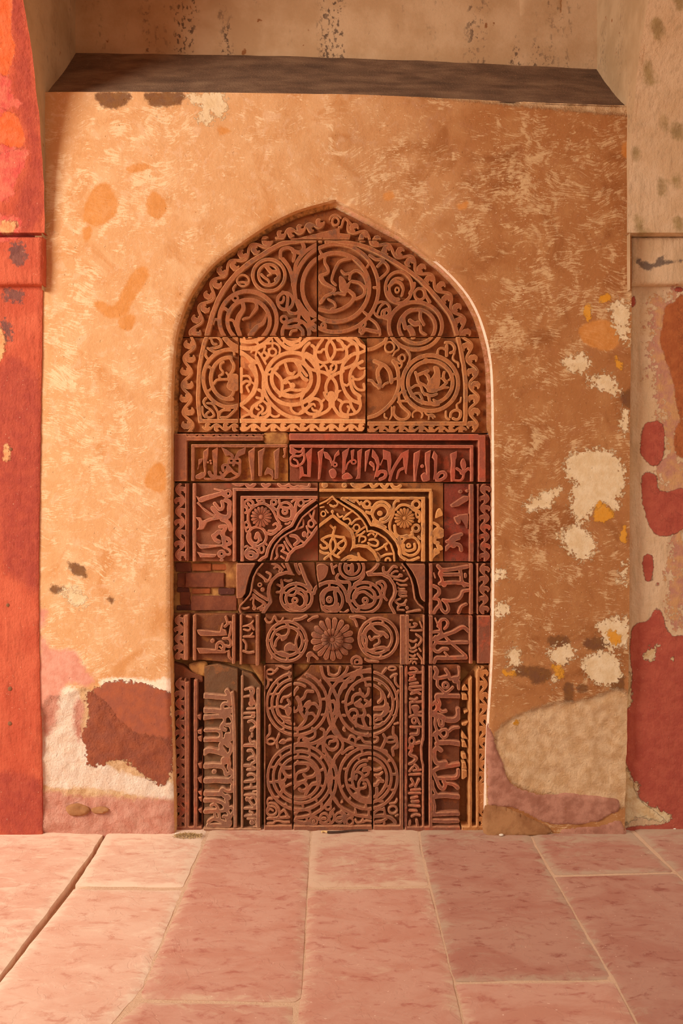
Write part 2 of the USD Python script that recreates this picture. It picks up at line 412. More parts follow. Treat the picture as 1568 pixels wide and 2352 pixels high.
for k in range(len(rings) - 1):
    i = np.arange(n - 1); a = k * n + i
    F.append(np.stack([a, a + n, a + 1], -1)); F.append(np.stack([a + 1, a + n, a + n + 1], -1))
F = np.vstack(F); Q = np.vstack(RA)
zero = {k: np.zeros(len(V)) for k in MASKS}
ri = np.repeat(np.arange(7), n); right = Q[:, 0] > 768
zero['pale'] = np.where(right & (ri < 4), 0.56 - 0.16 * (Q[:, 1] < 600), 0.0)  # right jamb painted paler, standing in for light from the left
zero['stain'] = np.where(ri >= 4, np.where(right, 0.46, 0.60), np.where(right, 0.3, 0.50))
zero['dark'] = np.where(~right & (ri > 3), 0.50, 0.0); zero['pink'] = np.where(right & (ri > 3), 0.46, 0)  # left rim darker: orange brown dirt and painted shade of that side
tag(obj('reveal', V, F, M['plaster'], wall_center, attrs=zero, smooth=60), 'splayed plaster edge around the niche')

# exposed foot stones to the right of the niche
def slab_piece(poly, y_front, thick, mat, parent, name, step=6.0, rough=0.006, seed=0, bevel=3.0, attrs=None, label=None):
    P, T = fill_mesh(poly, step, step * 0.8)
    d = shapely.distance(shapely.points(P), poly.boundary)
    hh = -0.6 * thick * np.clip(1 - d / bevel, 0, 1) ** 2 + rough * (fbm(P[:, 0], P[:, 1], 1 / 26, seed) - 0.5) + rough * 0.6 * (fbm(P[:, 0], P[:, 1], 1 / 8, seed + 3) - 0.5)
    V = PW(P[:, 0], P[:, 1], y_front); V[:, 1] -= hh
    ring = np.array(poly.exterior.coords)[:-1]; m = len(ring)
    # skirt back to the wall
    nb = max(8, int(poly.exterior.length / (step * 0.8)))
    back = PW(P[:nb, 0], P[:nb, 1], y_front); back[:, 1] += thick
    i = np.arange(nb); j = (i + 1) % nb; o = len(V)
    S = np.vstack([np.stack([i, j, o + i], -1), np.stack([j, o + j, o + i], -1)])
    a2 = {k: np.concatenate([v, v[:nb]]) for k, v in (attrs(P) if attrs else {}).items()}
    o_ = obj(name, np.vstack([V, back]), np.vstack([T, S]), mat, parent, attrs=a2 or None, smooth=50)
    if label: tag(o_, label)
    return o_

# ------------------------------------------------------------------ ledge, upper wall, spandrels, ceiling
n = 140
xs = np.linspace(60, 1500, n); top_y = np.interp(xs, WOUT[:7, 0], WOUT[:7, 1])
bx = np.linspace(150, 1400, n); back_y = np.interp(bx, [150, 300, 560, 820, 1000, 1250, 1400], [127, 130, 133, 141, 148, 160, 168])
front = PW(xs, top_y + 5, 0.006)
YB = 0.49
back = PW(bx, back_y - 14, YB + 0.03)
back[:, 0] = front[:, 0]
rows = 34; V = []
for r in range(rows):
    t = r / (rows - 1); q = front * (1 - t) + back * t
    e = min(t, 1 - t) * 2
    q[:, 2] += 0.020 * (fbm(q[:, 0] * 300, q[:, 1] * 300, 1 / 40, 21) - 0.5) * min(1, e * 4) + 0.05 * math.sin(math.pi * t) * (-0.25)
    V.append(q)
V = np.vstack(V); F = []
for r in range(rows - 1):
    i = np.arange(n - 1) + r * n
    F += [np.stack([i, i + 1, i + n], -1), np.stack([i + 1, i + n + 1, i + n], -1)]
tag(obj('trim_1', V, np.vstack(F), M['ledge'], smooth=True), 'dark dusty sloping ledge on top of the ochre wall', 'ledge', kind='structure')

n = 150; m = 60
gx = np.linspace(120, 1430, n); V = []
for r in range(m):
    t = r / (m - 1); y0 = np.interp(gx, [120, 300, 560, 820, 1000, 1250, 1430], [127, 130, 133, 141, 148, 160, 168]) + 2.0 * np.sin(gx / 23.0) + 5 * (fbm(gx, gx * 0, 1 / 30, 4) - 0.5)
    q = PW(gx, y0 * (1 - t) + -520 * t, YB); q[:, 1] -= 0.016 * min(1, r / 1.0) * (0.6 + 0.8 * fbm(gx, gx * 0 + r * 12, 1 / 80, 14))
    V.append(q)
V = np.vstack(V); F = []
for r in range(m - 1):
    i = np.arange(n - 1) + r * n
    F += [np.stack([i, i + 1, i + n], -1), np.stack([i + 1, i + n + 1, i + n], -1)]
wb = obj('wall_back', V, np.vstack(F), M['upper'], smooth=True)
tag(wb, 'stained whitewashed wall set back above the dusty ledge', 'wall', kind='structure')
# square patch of newer plaster near the top
slab_piece(sg.Polygon(pairs('1193 -40 1292 -42 1290 28 1270 36 1240 34 1194 36')), YB - 0.022, 0.012, M['upper'], wb, 'plaster_patch', 6, 0.003, 5, 2.0)

SPR = EYE + (VY - 541) / (FPX / D)       # springing height of the side arches
RAD = 1.52
def arch_y(h): return -0.045 - (RAD - np.sqrt(np.maximum(RAD ** 2 - h ** 2, 0)))
def spandrel(name, x, sgn, label):
    """Flat side of a transverse arch, from its curved edge back to the rear wall."""
    V, t = [], np.linspace(0, 1, 40)
    for hh in np.concatenate([np.linspace(-0.25, 0, 12)[:-1], RAD * np.sin(np.linspace(0, math.pi / 2, 60))]):
        ya = arch_y(max(hh, 0)); V.append((ya + (0.62 - ya) * t, np.full(40, SPR + hh)))
    for th in np.linspace(math.pi / 2, math.pi, 30)[1:]:      # the half toward the courtyard
        z0 = SPR + RAD * math.sin(th); V.append((np.full(40, -0.045 - RAD * (1 - math.cos(th))), z0 + (SPR + RAD + 0.06 - z0) * t))
    for q, (yy, z) in enumerate(V):
        w = 0.010 * (fbm(yy * 300, z * 300, 1 / 50, 31) - 0.5) + 0.004 * (fbm(yy * 300, z * 300, 1 / 12, 32) - 0.5)
        V[q] = np.stack([x - sgn * w * np.minimum(1, t * 12), yy, z], -1)
    V = np.array(V); m, k = V.shape[:2]; V = V.reshape(-1, 3); F = []
    for r in range(m - 1):
        i = np.arange(k - 1) + r * k
        F += [np.stack([i, i + k, i + 1], -1), np.stack([i + 1, i + k, i + k + 1], -1)]
    F = np.vstack(F)
    if sgn > 0: F = F[:, ::-1]
    tag(obj(name, V, F, M['spandrel'], smooth=True), label, 'wall', kind='structure')
XL, XR = -1.302, 1.284
spandrel('wall_left', XL, -1, 'grey whitewashed side of the left arch above the ledge')
spandrel('wall_right', XR, 1, 'whitewashed side of the right arch above the ledge end')

def project(V):
    d = D + V[:, 1]
    return np.stack([VX + V[:, 0] * FPX / d, VY - (V[:, 2] - EYE) * FPX / d], -1)

PM_L = dict(
 deep='''0 850 92 900 95 1320 40 1330 0 1250
18 0 48 0 70 120 90 300 98 470 60 540 35 500 45 430 68 360 52 280 30 200 40 120 26 60
0 1780 96 1800 96 1912 0 1912''',
 orange='''-60 -60 22 -40 24 60 36 110 22 152 20 170 -60 180
-60 240 25 258 50 290 58 330 30 345 -60 350''',
 rose='''-60 170 20 178 24 215 48 236 44 250 26 242 10 260 -60 262
-60 345 60 340 58 372 44 402 28 424 32 455 -60 458
-60 492 40 500 44 540 22 552 -60 552''',
 cream='''2 505 38 512 36 530 20 540 4 536
-10 755 8 760 12 790 4 825 -10 832
10 1025 20 1020 20 1052 12 1056''',
 soot='''22 560 60 565 58 600 30 604
8 668 50 672 48 690 12 692
4 740 20 742 30 775 14 780''')
PM_R = dict(
 olive='''1548 -10 1570 -10 1570 22 1552 18
1492 60 1510 40 1525 70 1510 95
1478 150 1490 140 1500 170 1515 180 1490 200 1478 190
1516 270 1530 262 1528 290 1520 298
1540 290 1565 285 1568 320 1545 318
1452 345 1465 335 1468 360 1452 366
1510 420 1522 410 1530 440 1515 452
1542 405 1560 402 1562 425 1545 430
1458 500 1470 500 1485 530 1500 535 1480 545 1462 535
1550 500 1568 500 1568 535 1552 530''',
 speck='''1495 690 1530 680 1568 680 1568 960 1548 1000 1560 1060 1540 1090 1505 1090 1530 1040 1515 960 1500 900 1490 800
1515 1060 1568 1060 1568 1130 1515 1120
1540 1210 1568 1210 1568 1420 1545 1440 1540 1330''',
 red='''1472 1010 1478 978 1500 968 1520 975 1526 1020 1520 1055 1500 1070 1480 1055 1470 1035
1476 1092 1505 1090 1512 1125 1535 1130 1575 1128 1575 1200 1545 1228 1512 1230 1490 1205 1475 1150
1476 1280 1498 1280 1496 1332 1480 1330
1452 1442 1470 1430 1492 1420 1505 1398 1518 1405 1530 1440 1548 1462 1575 1470 1575 1600 1575 1935 1440 1935 1432 1905 1480 1895 1530 1890 1500 1860 1465 1830 1450 1780 1435 1740 1432 1640 1450 1560 1445 1500
1505 1342 1512 1340 1510 1350
1446 690 1456 680 1460 700 1450 706
1550 660 1568 660 1568 672 1552 670''',
 orange='''1526 705 1545 695 1575 690 1575 960 1555 940 1545 880 1530 830 1515 780 1522 740
1550 990 1575 960 1575 1050 1552 1040''',
 cream='''1478 1505 1492 1488 1505 1500 1500 1515 1484 1518
1536 1512 1548 1510 1546 1520
1502 1480 1512 1478 1512 1486 1504 1488
1430 1760 1445 1790 1462 1800 1465 1830 1485 1850 1530 1868 1532 1884 1500 1886 1470 1876 1440 1890 1425 1890
1430 1560 1448 1540 1452 1600 1440 1630 1430 1640''',
 soot='''1460 592 1480 600 1500 610 1490 620 1468 612
1500 610 1520 585 1530 600 1568 596 1568 602 1530 606 1510 614''')

def pier(name, side, edge, y0, mat, pm, label):
    """Wall pier in three parts: shaft, impost block and the springing of the arch that comes toward the courtyard."""
    t = thing(name, label, 'pier', 'structure')
    outx = -260 if side < 0 else 1840
    def front(rows_y, edgef, yf, nm, lip=0.0, lab=None, rnd=0.0):
        us = np.concatenate([np.linspace(0, 1, 46) ** 1.6])
        V, Pp = [], []
        for yy in rows_y:
            ex = edgef(yy)
            px = ex + (outx - ex) * us
            px = px + (fbm(np.array([0.0]), np.array([yy]), 1 / 18, 41 + side)[0] - 0.5) * 3.0 * (1 - us)
            q = PW(px, np.full_like(px, yy), yf)
            hgt = 0.005 * (fbm(px, np.full_like(px, yy), 1 / 60, 42) - 0.5) + 0.003 * (fbm(px, np.full_like(px, yy), 1 / 14, 43) - 0.5)
            e = min(abs(yy - rows_y[0]), abs(yy - rows_y[-1]))
            hgt = hgt - rnd * np.clip(1 - np.minimum(np.abs(px - ex), e) / 9.0, 0, 1) ** 2
            q[:, 1] -= hgt; Pp.append(np.stack([px, np.full_like(px, yy)], -1))
            sidept = q[:1].copy(); sidept[:, 1] = yf + 0.16; V.append(np.vstack([sidept, q])); Pp[-1] = np.vstack([Pp[-1][:1], Pp[-1]])
        V = np.array(V); Pp = np.array(Pp)
        # close the block over its top and under its bottom
        topr, botr = V[0].copy(), V[-1].copy(); topr[:, 1] = yf + 0.16; botr[:, 1] = yf + 0.16
        V = np.concatenate([topr[None], V, botr[None]]); Pp = np.concatenate([Pp[:1], Pp, Pp[-1:]])
        m, k = V.shape[:2]; V = V.reshape(-1, 3); Pp = Pp.reshape(-1, 2); F = []
        for r in range(m - 1):
            i = np.arange(k - 1) + r * k
            F += [np.stack([i, i + 1, i + k], -1), np.stack([i + 1, i + k + 1, i + k], -1)]
        F = np.vstack(F)
        if side < 0: F = F[:, ::-1]
        F = F[:, ::-1] if False else F
        at = {kk: mask(v, Pp) for kk, v in pm.items()}
        return obj(nm, V, F, mat, t, attrs=at, smooth=55)
    front(np.arange(655, 1936, 6.0), lambda yy: np.interp(yy, edge[:, 1], edge[:, 0]), y0, 'shaft', rnd=0.004)
    front(np.arange(543, 656, 5.0), lambda yy: (97 if side < 0 else 1447), y0 - 0.045, 'impost', rnd=0.012)
    # curved underside of the arch
    us = np.linspace(0, 1, 40) ** 1.5; V = []
    x0 = XL if side < 0 else XR
    for th in np.linspace(0, math.pi, 170):
        hh = RAD * math.sin(th); x = x0 + side * (us * 0.95 - 0.014)
        x = x - side * 0.010 * (fbm(np.array([hh * 200]), np.array([1.0]), 1 / 10, 51)[0] - 0.5) * (1 - us)
        y = np.full_like(x, -0.045 - RAD * (1 - math.cos(th))) + 0.006 * (fbm(x * 400, np.full_like(x, hh * 400), 1 / 40, 52) - 0.5)
        V.append(np.stack([x, y, np.full_like(x, SPR + hh)], -1))
    first = V[0].copy(); first[:, 1] += 0.10; V = np.array([first] + V)
    m, k = V.shape[:2]; V = V.reshape(-1, 3); F = []
    for r in range(m - 1):
        i = np.arange(k - 1) + r * k
        F += [np.stack([i, i + k, i + 1], -1), np.stack([i + 1, i + k, i + k + 1], -1)]
    F = np.vstack(F)
    if side < 0: F = F[:, ::-1]
    at = {kk: mask(v, project(V)) for kk, v in pm.items()}
    obj('arch', V, F, mat, t, attrs=at, smooth=50)
    bx = trimesh.creation.box(bounds=[[min(x0, x0 + side * 0.95), -3.65, -0.05], [max(x0, x0 + side * 0.95), -0.045 - 2 * RAD, SPR]])
    obj('front_shaft', bx.vertices, bx.faces, mat, t, attrs={kk: np.zeros(8) for kk in pm})
    return t
pier_left = pier('pillar_left', -1, pairs('97 640 95 800 92 1000 88 1300 89 1500 93 1700 97 1940'), -0.012, M['red_pier'], PM_L, 'red limewashed pier with projecting impost at the left edge of the view')
pier_right = pier('pillar_right', 1, pairs('1446 640 1446 1000 1445 1200 1444 1400 1441 1560 1436 1700 1430 1940'), 0.055, M['pale_pier'], PM_R, 'peeling cream pier with red patches at the right edge of the view')
# vault over the bay
V = np.array([[-2.6, 0.7, 4.20], [2.6, 0.7, 4.20], [2.6, -3.65, 4.20], [-2.6, -3.65, 4.20]]); V = np.vstack([V, V + [0, 0, 0.3]])
F = np.array([[0, 2, 1], [0, 3, 2], [4, 5, 6], [4, 6, 7], [0, 1, 5], [0, 5, 4], [1, 2, 6], [1, 6, 5], [2, 3, 7], [2, 7, 6], [3, 0, 4], [3, 4, 7]])
tag(obj('ceiling', V, F, M['upper']), 'whitewashed roof over the bay, above the picture', 'ceiling', kind='structure')
# unseen beam, added to keep skylight off the top of the wall
bx = trimesh.creation.box(bounds=[[-2.6, -3.65, 3.0], [2.6, -3.25, 4.2]])
tag(obj('added_shade_beam', bx.vertices, bx.faces, M['upper']), 'unseen beam added across the front of the bay to shade the upper wall', 'beam', kind='structure')
# ------------------------------------------------------------------ floor of large sandstone flags
def flag_mat(name, c1, c2, c3, dust):
    g = G(); p = g.pos()
    warp = g.node('mapping', {'rotation': (0, 0, 0.12), 'scale': (4.0, 7.0, 7.0)}, vector=p) + '.vector'
    a = g.noise(1.0, 6, 0.66, vec=warp, dist=0.8); b = g.noise(38, 5, 0.66)
    col = g.mix(g.step(a, 0.36, 0.62), c1, c2)
    blot = g.noise(1.0, 6, 0.70, vec=g.node('mapping', {'rotation': (0, 0, 0.12), 'scale': (13, 22, 22)}, vector=p) + '.vector', dist=0.5)
    col = g.mix(g.math('multiply', g.step(blot, 0.52, 0.68), 0.8), col, c3)
    film = g.noise(1.0, 6, 0.70, vec=g.node('mapping', {'location': (3.1, 1.7, 0), 'rotation': (0, 0, 0.12), 'scale': (9, 17, 17)}, vector=p) + '.vector', dist=0.7)
    d = g.math('add', g.attr('dust'), g.math('multiply', g.math('subtract', film, 0.5), 2.6))
    col = g.mix(g.math('multiply', g.step(d, 0.25, 0.95), 0.85), col, dust)
    scr = g.noise(1.0, 3, 0.6, vec=g.node('mapping', {'rotation': (0, 0, 0.05), 'scale': (6, 240, 240)}, vector=p) + '.vector')
    col = g.mix(g.math('multiply', g.step(scr, 0.70, 0.74), 0.4), col, dust)
    col = g.mix(g.math('multiply', g.step(g.noise(70, 2, 0.5), 0.71, 0.76), 0.6), col, lin(248, 210, 180))
    flake = g.step(g.noise(7, 4, 0.6, dist=0.8), 0.50, 0.53)
    h = g.math('multiply_add', b, 0.35, g.math('multiply_add', a, 0.6, g.math('multiply', flake, 0.22)))
    return g.finish(name, col, h, 0.003, 0.62, 0.8, 0.35)
FM = [flag_mat('flag_pink', lin(222, 170, 140), lin(228, 184, 154), lin(204, 140, 112), lin(238, 208, 176)),
      flag_mat('flag_rose', lin(200, 138, 112), lin(208, 154, 128), lin(180, 106, 86), lin(218, 182, 148)),
      flag_mat('flag_red', lin(178, 118, 96), lin(188, 136, 112), lin(150, 80, 64), lin(192, 160, 130))]
g = G(); M['bed'] = g.finish('joint_sand', g.mix(g.noise(60, 4, 0.6), lin(228, 190, 154), lin(208, 164, 128)), g.noise(120, 4, 0.7), 0.004, 0.95)
g = G(); M['bed_dark'] = g.finish('joint_gap', g.mix(g.noise(60, 4, 0.6), lin(92, 56, 42), lin(60, 38, 30)), g.noise(120, 4, 0.7), 0.004, 0.95)
n = 150
bx, by = np.meshgrid(np.concatenate([np.linspace(-9, -2.6, 6), np.linspace(-2.5, 2.5, n - 12), np.linspace(2.6, 9, 6)]), np.concatenate([np.linspace(-16, -3.6, 8), np.linspace(-3.4, 0.30, n - 8)]))
ca, cb = PF([222, -85], [1944, 2356])[:, :2]
cu = (cb - ca) / np.linalg.norm(cb - ca); cd = np.abs((bx - ca[0]) * cu[1] - (by - ca[1]) * cu[0])
bz = -0.006 - 0.035 * np.clip(1 - cd / 0.05, 0, 1) + 0.004 * (meshkit.fbm(np.stack([bx * 9, by * 9, bx * 0], -1), 3, 5) - 0.5)
V = np.stack([bx, by, bz], -1).reshape(-1, 3); i = (np.arange(n - 1)[:, None] * n + np.arange(n - 1)).ravel()
F = np.vstack([np.stack([i, i + 1, i + n], -1), np.stack([i + 1, i + n + 1, i + n], -1)])
floor = obj('floor', V, F, M['bed'], smooth=True)
tag(floor, 'worn pink and red sandstone flag floor in front of the niche', 'floor', kind='structure')

def flag(px, mat, gap=0.004, dust=0.0, seed=0, label=None, sink=0.0, chip=0.004):
    """A flagstone traced by its corners in the photograph, laid at its true place on the floor."""
    C = PF(pairs(px)[:, 0], pairs(px)[:, 1])[:, :2]
    poly = sg.Polygon(C).buffer(-gap - 0.0035, join_style=2).buffer(0.005)
    L = poly.exterior.length; k = int(L / 0.012)
    R = np.array([poly.exterior.interpolate(t * L / k).coords[0] for t in range(k)])
    cen = np.array(poly.centroid.coords[0]); nrm = R - cen
    j = chip * 1.6 * (meshkit.fbm(np.column_stack([R * 14, np.full(k, seed * 3.1)]), 4, seed) - 0.5)
    R = R - nrm / np.linalg.norm(nrm, axis=1, keepdims=True) * (j[:, None] + 0.001)
    poly = sg.Polygon(R).buffer(0)
    poly = max(getattr(poly, 'geoms', [poly]), key=lambda q: q.area)
    P, T = fill_mesh(poly.buffer(0), 0.022, 0.012)
    T = T[:, ::-1]
    d = shapely.distance(shapely.points(P), poly.boundary)
    z = -sink - 0.005 * np.clip(1 - d / 0.009, 0, 1) ** 2 + 0.004 * (meshkit.fbm(np.column_stack([P * 3, np.full(len(P), seed * 1.7)]), 4, seed) - 0.5) + 0.0012 * (meshkit.fbm(np.column_stack([P * 30, np.full(len(P), seed)]), 3, seed) - 0.5)
    V = np.column_stack([P, z]); nb = max(8, int(poly.exterior.length / 0.012))
    B = V[:nb].copy(); B[:, 2] = -0.05; o = len(V); i = np.arange(nb); jn = (i + 1) % nb
    S = np.vstack([np.stack([i, o + i, jn], -1), np.stack([jn, o + i, o + jn], -1)])
    du = dust + 0.55 * np.clip(1 - d / 0.05, 0, 1) + 0.5 * np.clip(1 - (-P[:, 1]) / 0.16, 0, 1)
    du = np.concatenate([du, np.zeros(nb)])
    q = obj('flagstone', np.vstack([V, B]), np.vstack([T, S]), mat, floor, attrs={'dust': du}, smooth=55)
    if label: tag(q, label)

WL = 1880.0   # the flags run a little under the wall
flag('-420 1890 252 1890 218 1948 0 2243 -80 2352 -420 2352', FM[0], 0.006, 0.35, 1, chip=0.010)
flag('-420 2352 -82 2352 -330 2700 -900 2700', FM[0], 0.006, 0.3, 2)
flag('258 1890 482 1890 462 1942 422 2036 168 2034 222 1950', FM[0], 0.005, 0.45, 3, chip=0.012)
flag('168 2038 421 2041 330 2265 256 2352 120 2640 -340 2640 -78 2356 2 2246', FM[0], 0.006, 0.2, 4, chip=0.014)
flag('486 1890 714 1890 712 1950 694 2290 676 2300 325 2292 322 2278 424 2040 466 1940', FM[1], 0.005, 0.05, 5)
flag('322 2297 676 2305 668 2640 130 2640 258 2356', FM[1], 0.006, 0.1, 6, chip=0.012)
flag('716 1890 958 1890 966 1950 985 2032 706 2036', FM[1], 0.003, 0.42, 7)
flag('706 2040 986 2036 1040 2245 1063 2352 1130 2640 668 2640 678 2352 697 2230', FM[1], 0.004, 0.08, 8, chip=0.008)
flag('962 1890 1205 1890 1228 1940 1406 2246 1046 2252 1036 2230 990 2036 968 1945', FM[2], 0.003, 0.12, 9)
flag('1045 2256 1408 2250 1463 2352 1620 2640 1134 2640 1066 2352', FM[1], 0.003, 0.05, 10)
flag('1209 1890 1430 1890 1546 2000 1272 2007 1232 1942', FM[2], 0.0025, 0.28, 11)
flag('1272 2011 1550 2003 1800 2240 2200 2640 1626 2640 1466 2350 1410 2248', FM[2], 0.003, 0.05, 12)
flag('1436 1885 1900 1885 2300 2240 1806 2240 1552 2000', FM[2], 0.003, 0.25, 13)
